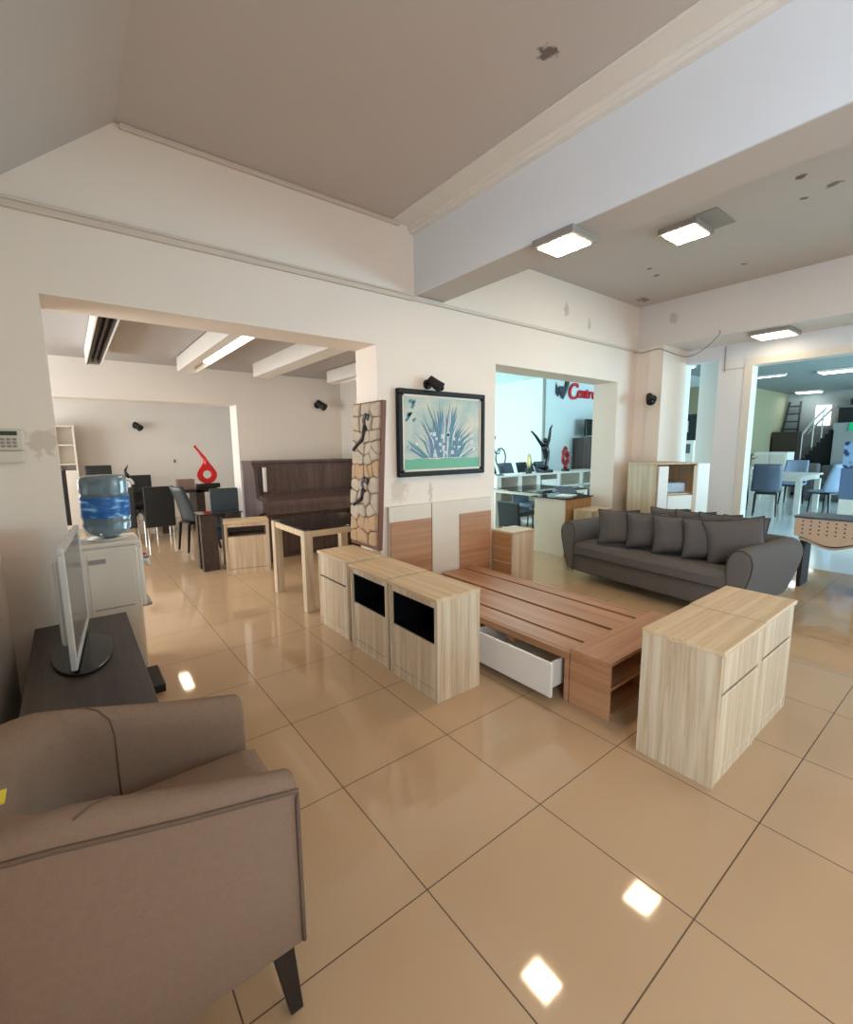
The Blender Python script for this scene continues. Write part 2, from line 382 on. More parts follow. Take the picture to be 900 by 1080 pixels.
# right side: deep bulkhead, pier, window wall
w = MB().box(6.2, 6.85, -4.55, YW, 2.74, HC); struct(w.build('wall_bulkhead', 'bulk'))
w = MB().box(6.2, 6.85, 3.12, 3.645, 0, 2.74); w.box(6.165, 6.85, 2.93, 3.12, 0, 2.74)
struct(w.build('wall_pier', 'wall'))
w = MB().box(6.85, 7.0, 2.2, 2.53, 0, 2.74); w.box(6.85, 7.0, 2.53, 2.93, 2.56, 2.74); w.box(6.85, 7.0, -3.2, 2.2, 2.5, 2.74)
w.box(6.85, 7.0, -4.55, -3.2, 0, 2.74); w.box(6.85, 7.0, 2.93, 3.645, 0, 2.74); w.box(6.85, 7.0, -4.7, 3.645, 2.74, 3.3)
struct(w.build('wall_right', 'beam'))
w = MB().box(6.83, 7.02, 2.135, 2.23, 0, 2.44); w.box(6.83, 7.02, -3.2, 2.23, 2.44, 2.53)
struct(w.build('trim_window', 'white', bevel=.004))
struct(MB().box(7.6, 7.75, 2.76, 3.05, 0, 3.05).build('wall_column', 'room_wall'))
# cornices and picture rail
def moulding(name, pts_box, mm='trim'):
    m = MB()
    for b in pts_box: m.box(*b)
    return struct(m.build(name, mm, bevel=.006))
moulding('trim_rail', [(-.33, 2.44, YW - .028, YW, 2.695, 2.735), (-.33, 2.44, YW - .048, YW, 2.727, 2.742)])
moulding('trim_rail_right', [(2.44, 6.2, YW - .026, YW, 2.70, 2.730)])
moulding('trim_cornice', [(2.395, 2.456, -4.55, YW, HC - .035, HC), (2.41, 2.456, -4.55, YW, HC - .06, HC), (2.226, 2.242, -4.55, YW, HC - .012, HC), (2.242, 2.395, -4.55, YW, HC - .006, HC)], 'trim_light')
moulding('trim_cornice_back', [(.4, 2.3, YW - .03, YW, HC - .03, HC)])
struct(MB().box(8.93, 9.0, 6.955, 7.0, 0, 3.05).build('trim_corner', 'plastic2'))
struct(MB().box(3.6, 3.61, 6.95, 9.7, .4, 2.8).build('added_pane_showroom', 'pane_glow'))  # unseen glowing pane added behind the showroom fill light
struct(MB().box(-2.4, -2.39, 4.1, 6.1, .6, 2.4).build('added_pane_back_room', 'pane_glow'))  # glowing pane added out of view behind the back room area light
struct(MB().box(-2.4, -2.39, 7.5, 10.5, .5, 2.3).build('added_pane_far_room', 'pane_glow'))  # unseen pane, added to back the far room area light
moulding('trim_joint', [(6.84, 6.85, 2.231, 2.49, 2.42, 2.434)])
# back room (first opening)
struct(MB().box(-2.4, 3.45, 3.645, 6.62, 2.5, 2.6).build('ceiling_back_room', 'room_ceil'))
w = MB().box(-2.4, -1.6, 6.6, 6.92, 0, 2.5); w.box(-1.6, 1.872, 6.6, 6.92, 2.06, 2.75); w.box(1.872, 3.6, 6.6, 6.92, 0, 2.75)
struct(w.build('wall_back_room', 'room_wall'))
struct(MB().box(3.45, 3.6, 3.645, 6.6, 0, 2.6).build('wall_partition', 'room_wall'))
struct(MB().box(-2.5, -2.4, 3.3, 11.3, 0, 2.7).build('wall_far_left', 'room_wall'))
struct(MB().box(-2.4, -.5, 3.5, 3.645, 0, 2.6).build('wall_back_return', 'room_wall'))
struct(MB().box(-2.4, 3.6, 11.2, 11.35, 0, 2.75).build('wall_far_back', 'room_wall'))
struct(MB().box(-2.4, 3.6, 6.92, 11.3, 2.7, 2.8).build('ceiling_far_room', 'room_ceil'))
# showroom seen through the second opening, and the big hall
struct(MB().box(3.6, 8.94, 10.2, 10.35, 0, 3.05).build('wall_showroom_back', 'cool_wall'))
struct(MB().box(3.45, 3.6, 6.6, 10.3, 0, 3.05).build('wall_showroom_left', 'cool_wall'))
struct(MB().box(8.94, 14.0, 7.0, 10.3, 0, 3.05).build('wall_showroom', 'cool_wall'))
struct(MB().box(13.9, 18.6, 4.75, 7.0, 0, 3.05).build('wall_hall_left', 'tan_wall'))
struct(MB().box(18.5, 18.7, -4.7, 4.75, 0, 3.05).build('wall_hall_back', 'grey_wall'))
w = MB().box(3.45, 6.85, 3.645, 10.3, 3.05, 3.15); w.box(6.85, 14, 4.8, 10.3, 3.05, 3.15)
struct(w.build('ceiling_showroom', 'cool_wall'))
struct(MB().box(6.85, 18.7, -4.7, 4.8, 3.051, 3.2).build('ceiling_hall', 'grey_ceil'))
w = MB().box(7.0, 18.7, -4.7, -4.55, 0, .2); w.box(7.0, 18.7, -4.7, -4.55, 2.7, 3.05)
struct(w.build('wall_hall_front', 'cool_wall'))

# ================================================================== LAMPS
def ceiling_lamp(x, y, z, sx, sy, label, mat='lamp_warm', group=None, name='ceiling_light', rz=0):
    t = thing(name, label, 'ceiling light', (x, y, z), rz, group)
    m = MB()
    for a in ((-sx, sx, -sy, -sy + .03), (-sx, sx, sy - .03, sy), (-sx, -sx + .03, -sy + .03, sy - .03), (sx - .03, sx, -sy + .03, sy - .03)): m.box(*a, -.045, 0)
    m.box(-sx + .03, sx - .03, -sy + .03, sy - .03, -.012, 0)
    m.build('lamp_frame', 'plastic2' if mat != 'lamp_cool' else 'white', t, bevel=.004)
    MB().box(-sx + .03, sx - .03, -sy + .03, sy - .03, -.05, -.014).build('diffuser', mat, t)
    return t
ceiling_lamp(2.56, 1.87, 2.745, .13, .15, 'lit square ceiling lamp under the long beam')
ceiling_lamp(4.32, 1.93, HC, .175, .155, 'lit square ceiling lamp next to the bare grey ceiling patch')
ceiling_lamp(6.5, 1.85, 2.74, .2, .2, 'lit lamp under the low bulkhead above the wide shop opening', 'lamp_dim')
ceiling_lamp(1.31, 8.75, 2.70, .1, .3, 'lit lamp of the far back room, mirrored in the floor')
ceiling_lamp(13.38, 2.6, 3.05, .22, .3, 'near bright lamp on the grey hall ceiling', 'lamp_cool')
ceiling_lamp(18.0, 4.1, 3.05, .25, .3, 'distant bright lamp on the grey hall ceiling above the stairs', 'lamp_cool')
ceiling_lamp(13.0, 3.75, 3.05, .05, .35, 'thin strip lamp on the hall ceiling near the window frame', 'lamp_cool')
ceiling_lamp(9.95, 4.35, 3.05, .2, .2, 'bright lamp seen through the narrow slot beside the pier', 'lamp_cool')
ceiling_lamp(6.0, 5.2, 3.05, .3, .6, 'unseen cool lamp added above the second opening to light the showroom', 'lamp_cool')  # lamp added out of view to brighten the showroom walls
# unseen lamps added behind the photographer as warm fill
ceiling_lamp(1.6, -2.4, HC, .2, .2, 'unseen fill lamp added to the main room ceiling behind the armchair')
ceiling_lamp(4.3, -1.6, HC, .2, .2, 'unseen fill lamp added to the main room ceiling beyond the right edge')
# peeled grey plate by the second lamp
tag(MB().box(4.12, 4.5, 1.62, 1.80, HC - .008, HC).build('ceiling_plate', 'plastic2'), 'bare grey plate on the ceiling beside the square lamp', 'ceiling plate')

def batten(x0, x1, y0, y1, label, kind):
    t = thing('ceiling_fixture', label, 'light fixture', ((x0 + x1) / 2, (y0 + y1) / 2, 2.5), 0, None)
    hx = (x1 - x0) / 2; hy = (y1 - y0) / 2
    m = MB().box(-hx, -hx + .012, -hy, hy, -.16, 0); m.box(hx - .012, hx, -hy, hy, -.16, 0); m.box(-hx, hx, -hy, -hy + .012, -.16, 0); m.box(-hx, hx, hy - .012, hy, -.16, 0); m.box(-hx, hx, -hy, hy, -.012, 0)
    if kind == 'closed': m = MB().box(-hx, hx, -hy, hy, -.16, 0)
    m.build('housing', 'white', t, bevel=.003)
    if kind == 'open':
        b = MB()
        for k in range(3): b.box(-hx + .02 + k * (2 * hx - .05) / 2, -hx + .03 + k * (2 * hx - .05) / 2, -hy + .02, hy - .02, -.15, -.07)
        b.box(-hx + .013, hx - .013, -hy + .02, hy - .02, -.09, -.06)
        b.build('louver', 'louver', t)
    if kind == 'lit':
        MB().tube([(hx * .45, -hy + .03, -.128), (hx * .45, hy * .35, -.128)], .03, 12).build('tube', 'tube', t)
        MB().box(-hx + .013, -.005, -hy + .013, hy - .013, -.158, -.14).build('cover', 'white', t)
    return t
batten(.235, .37, 3.75, 6.0, 'open white fixture with dark brown louvers, leftmost on the back room ceiling', 'open')
batten(1.07, 1.27, 3.75, 5.95, 'lit fluorescent fixture on the back room ceiling', 'lit')
batten(1.90, 2.10, 3.76, 5.9, 'closed white ceiling fixture between the lit one and the opening edge', 'closed')
batten(2.86, 3.06, 3.75, 5.85, 'white fixture half hidden behind the jamb of the first opening', 'lit')

# ================================================================== WHITEWASHED CABINETS
def cabinet(label, loc, rz, kind, group=None, nz=.345):
    """0.50 wide (x), front at y = 0 facing -y, depth .345, .627 high"""
    t = thing('bedside_cabinet', label, 'cabinet', loc, rz, group)
    W = .495; D = .335; Hh = .627; a = .022
    m = MB(); m.box(0, a, .0, D, 0, Hh - a); m.box(W - a, W, .0, D, 0, Hh - a); m.box(a, W - a, D - .012, D, .02, Hh - a); m.box(a, W - a, .02, D - .012, 0, .05)
    if kind == 'niche': m.box(a, W - a, .02, D - .012, nz - .02, nz - .003)
    m.build('body', 'wash', t, bevel=.002)
    MB().box(-.004, W + .004, -.01, D, Hh - a, Hh).build('top_board', 'wash_top', t, bevel=.003)
    if kind == 'niche':
        f = MB(); f.box(a, a + .012, .004, .022, .02, Hh - a); f.box(W - a - .012, W - a, .004, .022, .02, Hh - a); f.box(a + .012, W - a - .012, .004, .022, Hh - a - .04, Hh - a); f.box(a, W - a, .004, .02, 0, .02)
        f.build('face_frame', 'wash', t, bevel=.002)
        MB().box(a + .013, W - a - .013, .006, .022, .065, nz - .003).build('door', 'wash', t, bevel=.003)
        MB().box(a + .013, W - a - .013, .006, .022, .0, .06).build('plinth', 'wash', t, bevel=.003)
        n = MB(); z0 = nz; z1 = Hh - a - .042; x0 = a + .014; x1 = W - a - .014
        n.box(x0, x1, D - .03, D - .015, z0, z1); n.box(x0, x0 + .006, .012, D - .03, z0, z1); n.box(x1 - .006, x1, .012, D - .03, z0, z1); n.box(x0, x1, .012, D - .03, z0, z0 + .006); n.box(x0, x1, .012, D - .03, z1 - .006, z1)
        n.build('niche_lining', 'black', t)
        return t
    MB().box(a + .004, W - a - .004, .0, .02, .43, Hh - a - .004).build('drawer', 'wash', t, bevel=.003)
    MB().box(a + .004, W - a - .004, .0, .02, .065, .415).build('door', 'wash', t, bevel=.003)
    MB().box(a + .004, W - a - .004, .003, .022, .0, .06).build('plinth', 'wash', t, bevel=.003)
    m = MB().box(a, W - a, .022, .04, .05, Hh - a); m.build('gap_backing', 'hole', t)  # dark sheet close behind the fronts, shows in their gaps
    return t
# row by the bed, fronts towards -x  (rotation -90: local x -> -y, local y -> +x)
cabinet('pale wood cabinet with black niche nearest the white drawer', (1.552, 2.40, 0), -PI / 2, 'niche')
cabinet('pale wood cabinet with black niche in the middle of the row of three', (1.56, 2.93, 0), -PI / 2, 'niche')
cabinet('pale wood cabinet carrying the carved stone panel', (1.572, 3.50, 0), -PI / 2, 'drawer')
# pair at right, fronts towards -y
cabinet('pale wood cabinet in right foreground, nearer of the pair', (2.045, .655, 0), 0, 'drawer')
cabinet('pale wood cabinet of the right pair standing nearer the sofa', (2.562, .66, 0), 0, 'drawer')
# one in the back room
t = cabinet('pale wood cabinet in the back room beside the dark glass table', (1.345, 5.545, 0), -.24, 'niche', None, .45)
for ch in t.children:
    if ch.name.startswith('niche_lining'):
        ch.data = ch.data.copy(); ch.data.materials[0] = M['brownbox']
# tall narrow side cabinet beyond the bed
t = thing('side_cabinet', 'narrow honey sided cabinet between headboard and second opening', 'cabinet', (3.40, 3.0, 0))
m = MB().box(0, .02, 0, .26, 0, .6); m.box(.32, .34, 0, .26, 0, .6); m.box(.02, .32, .245, .26, 0, .6); m.box(.02, .32, .0, .245, .02, .04); m.build('body', 'honey', t, bevel=.002)
MB().box(-.003, .343, -.012, .262, .6, .622).build('top_board', 'wash_top', t, bevel=.003)
MB().box(.004, .336, -.012, .003, .02, .598).build('door', 'wash', t, bevel=.003)
MB().box(-.006, .0, .004, .256, .3, .306).build('side_seam', 'wash_top', t)

# ================================================================== BED, DRAWER, HEADBOARD
bx0, bx1, by0, by1 = 2.15, 3.10, 1.45, 3.24
t = thing('bed_base', 'brown wooden slatted bed base against the wall below the painting', 'bed', (2.6, 2.3, 0))
def loc(m, cx, cy, cz=0):
    m.v = [(a - cx, b - cy, c - cz) for a, b, c in m.v]; return m
def bedpart(name, mat, *boxes, bevel=.003, par=None):
    m = MB()
    for b in boxes: m.box(*b)
    return loc(m, 2.6, 2.3).build(name, mat, par or t, bevel=bevel)
bedpart('side_rail', 'walnut', (bx0, bx0 + .025, by0, by1, .255, .30), (bx0, bx0 + .025, by0, by0 + .03, 0, .255), (bx0, bx0 + .025, 2.22, by1, 0, .255), (bx0, bx0 + .03, 2.19, 2.22, 0, .255))
bedpart('side_rail', 'walnut', (bx1 - .025, bx1, by0, by1, 0, .30))
bedpart('end_rail', 'walnut_x', (bx0 + .025, bx1 - .025, by1 - .025, by1, 0, .27))
for a, b in ((bx0 + .03, 2.332), (2.356, 2.636), (2.668, 2.942), (2.968, bx1 - .03)):
    bedpart('slat', 'walnut', (a, b, by0 + .005, by1 - .03, .279, .299))
for yy in (1.9, 2.7): bedpart('support_beam', 'walnut_x', (bx0 + .03, bx1 - .03, yy, yy + .04, .2, .275))
f = bedpart('foot_shelf', 'walnut_x', (bx0, bx1, 1.197, 1.443, .308, .332), (bx0 + .022, bx1 - .022, 1.21, 1.443, .0, .02), (bx0 + .022, bx1 - .022, 1.42, 1.443, .02, .308), (2.62, 2.64, 1.21, 1.42, .02, .308))
for xx in (bx0, bx1 - .022): loc(MB().box(xx, xx + .022, 1.2, 1.443, .0, .308), 2.6, 2.3).build('side_panel', 'walnut', f, bevel=.002)
loc(MB().box(bx0 + .022, 2.62, 1.21, 1.42, .155, .172), 2.6, 2.3).build('shelf_board', 'walnut_x', f, bevel=.002)
d = loc(MB().box(2.035, 2.055, 1.485, 2.19, .05, .255), 2.6, 2.3).build('drawer_front', 'white', t, bevel=.003)
d['label'] = 'white drawer front pulled open'
m = MB().box(2.055, 2.5, 1.52, 1.532, .075, .235); m.box(2.055, 2.5, 2.143, 2.155, .075, .235); m.box(2.055, 2.5, 1.532, 2.143, .075, .085); m.box(2.49, 2.5, 1.532, 2.143, .085, .235)
loc(m, 2.6, 2.3).build('drawer_box', 'plastic', d)

t = thing('headboard', 'cream headboard with two brown wood panels leaning on the wall', 'headboard', (2.75, 3.27, 0))
m = MB().box(2.13, 3.375, 3.262, 3.298, 0, .96); loc(m, 2.75, 3.27).build('frame', 'cream', t, bevel=.003)
for a, b in ((2.137, 2.59), (2.943, 3.37)):
    loc(MB().box(a, b, 3.252, 3.262, .2, .825), 2.75, 3.27).build('wood_panel', 'walnut_x', t, bevel=.002)
loc(MB().box(2.597, 2.602, 3.258, 3.262, .2, .96), 2.75, 3.27).build('joint', 'seam', t)

# ================================================================== PAINTING AND WALL THINGS
t = thing('painting', 'black framed painting of pale blue reeds and flowers on the wall', 'painting', (2.755, 3.27, 1.588))
W2, H2 = .515, .378
m = MB(); m.box(-W2, W2, -.02, .028, H2 - .045, H2); m.box(-W2, W2, -.02, .028, -H2, -H2 + .045); m.box(-W2, -W2 + .045, -.02, .028, -H2 + .045, H2 - .045); m.box(W2 - .045, W2, -.02, .028, -H2 + .045, H2 - .045)
m.build('frame', 'frame_black', t, bevel=.008)
m = MB(); a = W2 - .045; b = H2 - .045
m.box(-a, a, -.008, .012, b - .018, b); m.box(-a, a, -.008, .012, -b, -b + .018); m.box(-a, -a + .018, -.008, .012, -b, b); m.box(a - .018, a, -.008, .012, -b, b)
m.build('inner_slip', 'cream', t)
cv = MB().box(-a, a, .0, .02, -b, b).build('canvas', 'canvas', t)
m = MB(); rnd = random.Random(3)
for k in range(130):
    x0 = rnd.gauss(.02, .11); h = .5 * math.exp(-((x0 - .0) / .17) ** 2) * rnd.uniform(.45, 1.0) + .05; lean = (x0) * 1.5 * rnd.uniform(.3, 1.2) + rnd.uniform(-.05, .05)
    m.cur = rnd.choice([0, 0, 1, 1, 2]); z0 = -.215; wd = rnd.uniform(.009, .026); y = -.0006 - .00002 * k
    x1 = x0 + lean * .45; x2 = max(-.42, min(.42, x0 + lean * 1.2))
    m.add([(x0 - wd / 2, y, z0), (x0 + wd / 2, y, z0), (x1 + wd / 2, y, z0 + h * .62), (x2, y, z0 + h), (x1 - wd / 2, y, z0 + h * .62)], [(0, 1, 2, 3, 4)])
for k in range(26):
    x = rnd.gauss(.02, .16); z = rnd.uniform(-.2, .0); r = rnd.uniform(.012, .032); m.cur = 2; y = -.0042
    x = max(-.4, min(.4, x))
    m.add([(x + r * math.cos(q * PI / 4) * (1 if q % 2 else .6), y, z + r * math.sin(q * PI / 4) * (1 if q % 2 else .6)) for q in range(8)], [tuple(range(8))])
for k in range(10):
    x = rnd.uniform(-.44, -.36); z = rnd.uniform(.1, .3); m.cur = rnd.choice([0, 1])
    m.add([(x, -.003, z), (x + .02, -.003, z - .01), (x + .05, -.003, z + .03), (x + .01, -.003, z + .02)], [(0, 1, 2, 3)])
m.build('painted_reeds', ['paint_teal', 'paint_blue', 'paint_pale'], cv)

def spot(loc3, rz, label, s=1.0):
    t = thing('spotlight', label, 'spotlight', loc3, rz)
    MB().tube([(0, 0, 0), (0, -.03, 0)], .045 * s, 20).build('base_plate', 'blackm', t, bevel=.004)
    MB().tube([(0, -.03, 0), (0, -.07 * s - .02, .01)], .012, 8).build('arm', 'blackm', t)
    h = MB().tube([(-.02, -.06 * s, .045), (.01 * s, -.1 * s, .0), (.05 * s, -.15 * s, -.045 * s)], [.034 * s, .044 * s, .05 * s], 18).build('lamp_head', 'blackm', t)
    MB().ball((.045 * s, -.145 * s, -.04 * s), .03 * s).build('bulb', 'black', h)
    return t
spot((2.58, 3.298, 2.02), .1, 'black spotlight on the wall right above the painting', .95)
spot((3.05, 6.6, 2.11), 0, 'black spotlight on the back room wall above the piano', 1.1)
spot((1.16, 11.2, 1.95), 0, 'black spotlight on the farthest wall behind the water bottle', 1.3)
spot((6.165, 3.03, 2.07), -PI / 2, 'black spotlight on the pier beside the narrow slot', 1.1)

t = thing('wall_mounted_keypad', 'white alarm keypad with small buttons on the wall by the first opening', 'keypad', (-.235, 3.3, 1.49))
MB().box(-.07, .062, -.028, 0, -.02, .095).build('housing', 'plastic', t, bevel=.01)
MB().box(-.07, .05, -.033, 0, -.085, -.022).build('flap', 'plastic', t, bevel=.004)
MB().box(-.05, .035, -.031, -.027, .06, .082).build('display', 'leaf', t)
for i in range(4):
    for j in range(3):
        MB().box(-.058 + i * .024, -.042 + i * .024, -.034, -.027, .034 - j * .018, .046 - j * .018).build('button', 'plastic2', t, bevel=.002)

def cable(name, pts, r, label, mat='plastic2'):
    P = [Vector(p) for p in pts]; out = []
    for i in range(len(P) - 1):
        a = P[max(i - 1, 0)]; b = P[i]; c = P[i + 1]; d = P[min(i + 2, len(P) - 1)]
        for k in range(6):
            u = k / 6
            out.append(.5 * ((2 * b) + (c - a) * u + (2 * a - 5 * b + 4 * c - d) * u * u + (3 * b - a - 3 * c + d) * u ** 3))
    out.append(P[-1])
    return tag(MB().tube(out, r, 6).build(name, mat, smooth=True), label, 'cable')
cable('hanging_cable', [(6.06, 3.275, 2.69), (6.15, 3.2, 2.68), (6.155, 3.0, 2.70), (6.16, 2.9, 2.66), (6.18, 2.65, 2.55), (6.19, 2.45, 2.62), (6.195, 2.31, 2.75), (6.195, 2.31, 2.8)], .006, 'thin grey cable drooping across the top of the narrow slot')
cable('wall_cable', [(6.84, 2.46, 2.72), (6.84, 2.46, 2.6), (6.84, 2.455, 2.4)], .006, 'thin straight cable running down the wall left of the wide shop opening')

# carved stone panel
t = thing('carved_panel', 'tall carved stone relief panel on the cabinet leaning against the jamb', 'relief panel', (1.935, 3.13, .630))
t.rotation_euler = (0, math.radians(3.2), 0)
Wp, Hp = .46, 1.215
MB().box(.0, .04, 0, Wp, 0, Hp).build('board', 'redwood', t, bevel=.004)
rnd = random.Random(11)
sites = []
rows_ = [(.02, .15, 4, 1), (.15, .25, 4, 1), (.25, .37, 3, 0), (.37, .47, 4, 0), (.47, .58, 3, 0), (.58, .72, 6, 1), (.72, .80, 4, 0), (.80, .90, 4, 0), (.90, .99, 3, 0), (.99, 1.09, 4, 0), (1.09, 1.20, 3, 0)]
for z0, z1, n_, tan in rows_:
    for k in range(n_):
        sites.append((.02 + (Wp - .03) * (k + .5 + rnd.uniform(-.22, .22)) / n_, (z0 + z1) / 2 + rnd.uniform(-.028, .028), tan))
def clip(poly, px, pz, nx, nz):
    out = []
    for q in range(len(poly)):
        a, b = poly[q], poly[(q + 1) % len(poly)]
        da = (a[0] - px) * nx + (a[1] - pz) * nz; db = (b[0] - px) * nx + (b[1] - pz) * nz
        if da <= 0: out.append(a)
        if da * db < 0:
            u = da / (da - db); out.append((a[0] + (b[0] - a[0]) * u, a[1] + (b[1] - a[1]) * u))
    return out
for a in sites:
    poly = [(.014, .03), (Wp - .012, .03), (Wp - .012, Hp - .012), (.014, Hp - .012)]
    for b in sites:
        if b is a or not poly: continue
        poly = clip(poly, (a[0] + b[0]) / 2, (a[1] + b[1]) / 2, b[0] - a[0], b[1] - a[1])
    if len(poly) < 3: continue
    cy = sum(p[0] for p in poly) / len(poly); cz = sum(p[1] for p in poly) / len(poly)
    fine = []
    for q in range(len(poly)):       # round the corners by cutting them twice
        p0, p1, p2 = poly[q - 1], poly[q], poly[(q + 1) % len(poly)]
        for u in (.3, .12): fine.append((p1[0] + (p0[0] - p1[0]) * u * .8, p1[1] + (p0[1] - p1[1]) * u * .8))
        for u in (.12, .3): fine.append((p1[0] + (p2[0] - p1[0]) * u * .8, p1[1] + (p2[1] - p1[1]) * u * .8))
    d = rnd.uniform(.014, .032); n = len(fine); vs = []
    for k, x in ((.97, .002), (.95, -d * .6), (.86, -d), (.5, -d * rnd.uniform(1.0, 1.25))):
        vs += [(x, cy + (y - cy) * k, cz + (z - cz) * k) for y, z in fine]
    vs.append((-d * 1.15, cy, cz))
    fs = [(q * n + e, q * n + (e + 1) % n, (q + 1) * n + (e + 1) % n, (q + 1) * n + e) for q in range(3) for e in range(n)] + [(3 * n + e, 3 * n + (e + 1) % n, 4 * n) for e in range(n)] + [tuple(range(n))]
    MB().add(vs, fs).build('stone', 'stone2' if a[2] else 'stone', t)
def figure(zc, s):
    m = MB()
    m.tube([(-.024, .28 + .14 * s, zc - .22 * s), (-.03, .24, zc - .12 * s), (-.03, .2, zc)], [.014, .02, .024], 8)
    for a in (-.9, .1, 1.1, 2.3): m.ball((-.03, .19 + .04 * math.cos(a), zc + .035 + .04 * math.sin(a)), (.012, .026, .032), 10)
    return m.build('dark_blossom', 'terra', t, smooth=True)
figure(1.02, .9); figure(.5, .7)

# ================================================================== ARMCHAIR (left foreground)
t = thing('armchair', 'taupe felt tub armchair with dark legs in the left foreground', 'armchair', (.05, 1.24, 0))
def ellipse_path(x1, xb, w, r, n=9):
    """U path open to +x: from near front to far front"""
    pts = [(x1, -w), (x1 * .55 + xb * .45 + r * .0, -w)]
    q = []
    cx = xb + r
    pts = [(x1, -w), (x1 + (cx - x1) * .45, -w), (x1 + (cx - x1) * .85, -w)]
    for k in range(n + 1):
        a = -PI / 2 - (PI / 2) * k / n
        pts.append((cx + r * math.cos(a), -w + r + r * math.sin(a)))
    for k in range(1, 4): pts.append((xb, -w + r + (2 * w - 2 * r) * k / 4))
    for k in range(n + 1):
        a = PI - (PI / 2) * k / n
        pts.append((cx + r * math.cos(a), w - r + r * math.sin(a)))
    pts += [(x1 + (cx - x1) * .85, w), (x1 + (cx - x1) * .45, w), (x1, w)]
    return pts
outer = ellipse_path(.315, -.335, .25, .13)
inner = ellipse_path(.315, -.20, .172, .12)
NP = len(outer)
def htop(x): return .68 + .125 * min(1, max(0, (.31 - x) / .5)) ** 1.1
m = MB(); rows = []
for (ox, oy), (ix, iy) in zip(outer, inner):
    h = htop(ox); r_ = .04
    dx, dy = ix - ox, iy - oy
    def L(u, z): return (ox + dx * u, oy + dy * u, z)
    bl = .018 if True else 0
    rows.append([L(.12, .215), L(0, .225), L(-.0, .45), L(0, h - .035), L(.04, h - .012), L(.2, h + .002), L(.45, h + .004), L(.72, h - .006), L(.93, h - .034), L(1.0, h - .075), L(1.0, .5), L(1.0, .38)])
nr = len(rows[0])
vs = [p for r in rows for p in r]
fs = [(i * nr + j, i * nr + j + 1, (i + 1) * nr + j + 1, (i + 1) * nr + j) for i in range(NP - 1) for j in range(nr - 1)]
fs += [tuple(range(nr)), tuple(range((NP - 1) * nr, NP * nr))[::-1]]
m.add(vs, fs)
shell = m.build('backrest_shell', 'chair_fab', t, smooth=True)
bv = shell.modifiers.new('bevel', 'BEVEL'); bv.width = .012; bv.segments = 3; bv.limit_method = 'ANGLE'; bv.angle_limit = math.radians(60)
# piping along outer top edge and down the near front
pth = [(ox + (.0 if True else 0), oy, htop(ox) - .032) for ox, oy in outer]
nrm = []
for i, (x, y, z) in enumerate(pth):
    cxn, cyn = (0, 0)
    ix, iy = inner[i]; d_ = Vector((x - ix, y - iy, 0)).normalized() * .003
    nrm.append((x + d_.x, y + d_.y, z))
front_down = [(.312, -.25 - .003, z) for z in (.23, .35, .5, .62)]
far_down = [(.312, .253, z) for z in (.62, .5, .35, .23)]
MB().tube(front_down + nrm + far_down, .0055, 8).build('piping', 'seam', shell, smooth=True)
for sgn in (-1, 1):   # seam between the back and each arm
    i0 = 2 if sgn < 0 else NP - 3
    r = rows[i0]
    MB().tube([Vector(r[k]) + Vector((.001, 0, .001)) for k in (5, 6, 7, 8, 9, 10)], .0022, 6).build('seam', 'seam', shell, smooth=True)
def seatP(u, v):
    x = -.19 + .525 * u; y = -.166 + .332 * v
    ed = min(u * 8, (1 - u) * 10, v * 7, (1 - v) * 7, 1)
    z = .515 + .05 * math.sin(min(1, max(0, ed)) * PI / 2) * (1 - .25 * (2 * v - 1) ** 2)
    return (x, y, z)
m = MB().grid(seatP, 22, 18); m.box(-.19, .335, -.166, .166, .40, .517)
m.build('seat_cushion', 'chair_fab', t, smooth=False, bevel=.012)
MB().box(-.2, .318, -.17, .17, .22, .41).build('seat_base', 'chair_fab', t, bevel=.01)
for (x, y, dx, dy) in ((.262, -.20, .03, -.012), (.262, .20, .03, .012), (-.24, -.19, -.03, -.012), (-.24, .19, -.03, .012)):
    MB().taper((x + dx, y + dy, 0), (x, y, .235), .017, .028).build('leg', 'darkleg', t, bevel=.003)
m = MB().box(-.245, -.205, -.135, -.09, .812, .815); m.build('price_tag', 'yellow', t)

# ================================================================== TV CABINET, TV, DISPENSER
t = thing('tv_cabinet', 'low dark brown cabinet along the left wall carrying the television', 'cabinet', (-.02, 2.6, 0))
MB().box(-.215, .215, -.62, .675, .455, .482).build('top_board', 'wenge', t, bevel=.003)
m = MB().box(-.205, .185, -.60, .66, .04, .455); m.build('body', 'wenge', t, bevel=.003)
for k in range(3): MB().box(.186, .2, -.59 + k * .416, -.18 + k * .416, .06, .445).build('door', 'wenge', t, bevel=.003)
MB().box(-.19, .165, -.58, .64, 0, .04).build('plinth', 'blackm', t)
tag(MB().box(.21, .345, 3.06, 3.38, 0, .05).build('floor_black_shape', 'blackm', bevel=.005), 'flat black shape on the floor beside the water dispenser', 'box')  # low black block for a dark spot on the floor

t = thing('television', 'white framed flat television seen edge on, on a dark curved stand', 'television', (-.04, 2.76, .482))
d = Vector((.062, .72, 0)); d = d / d.length
ang = math.atan2(d.y, d.x)
g = MB(); Lh = .375
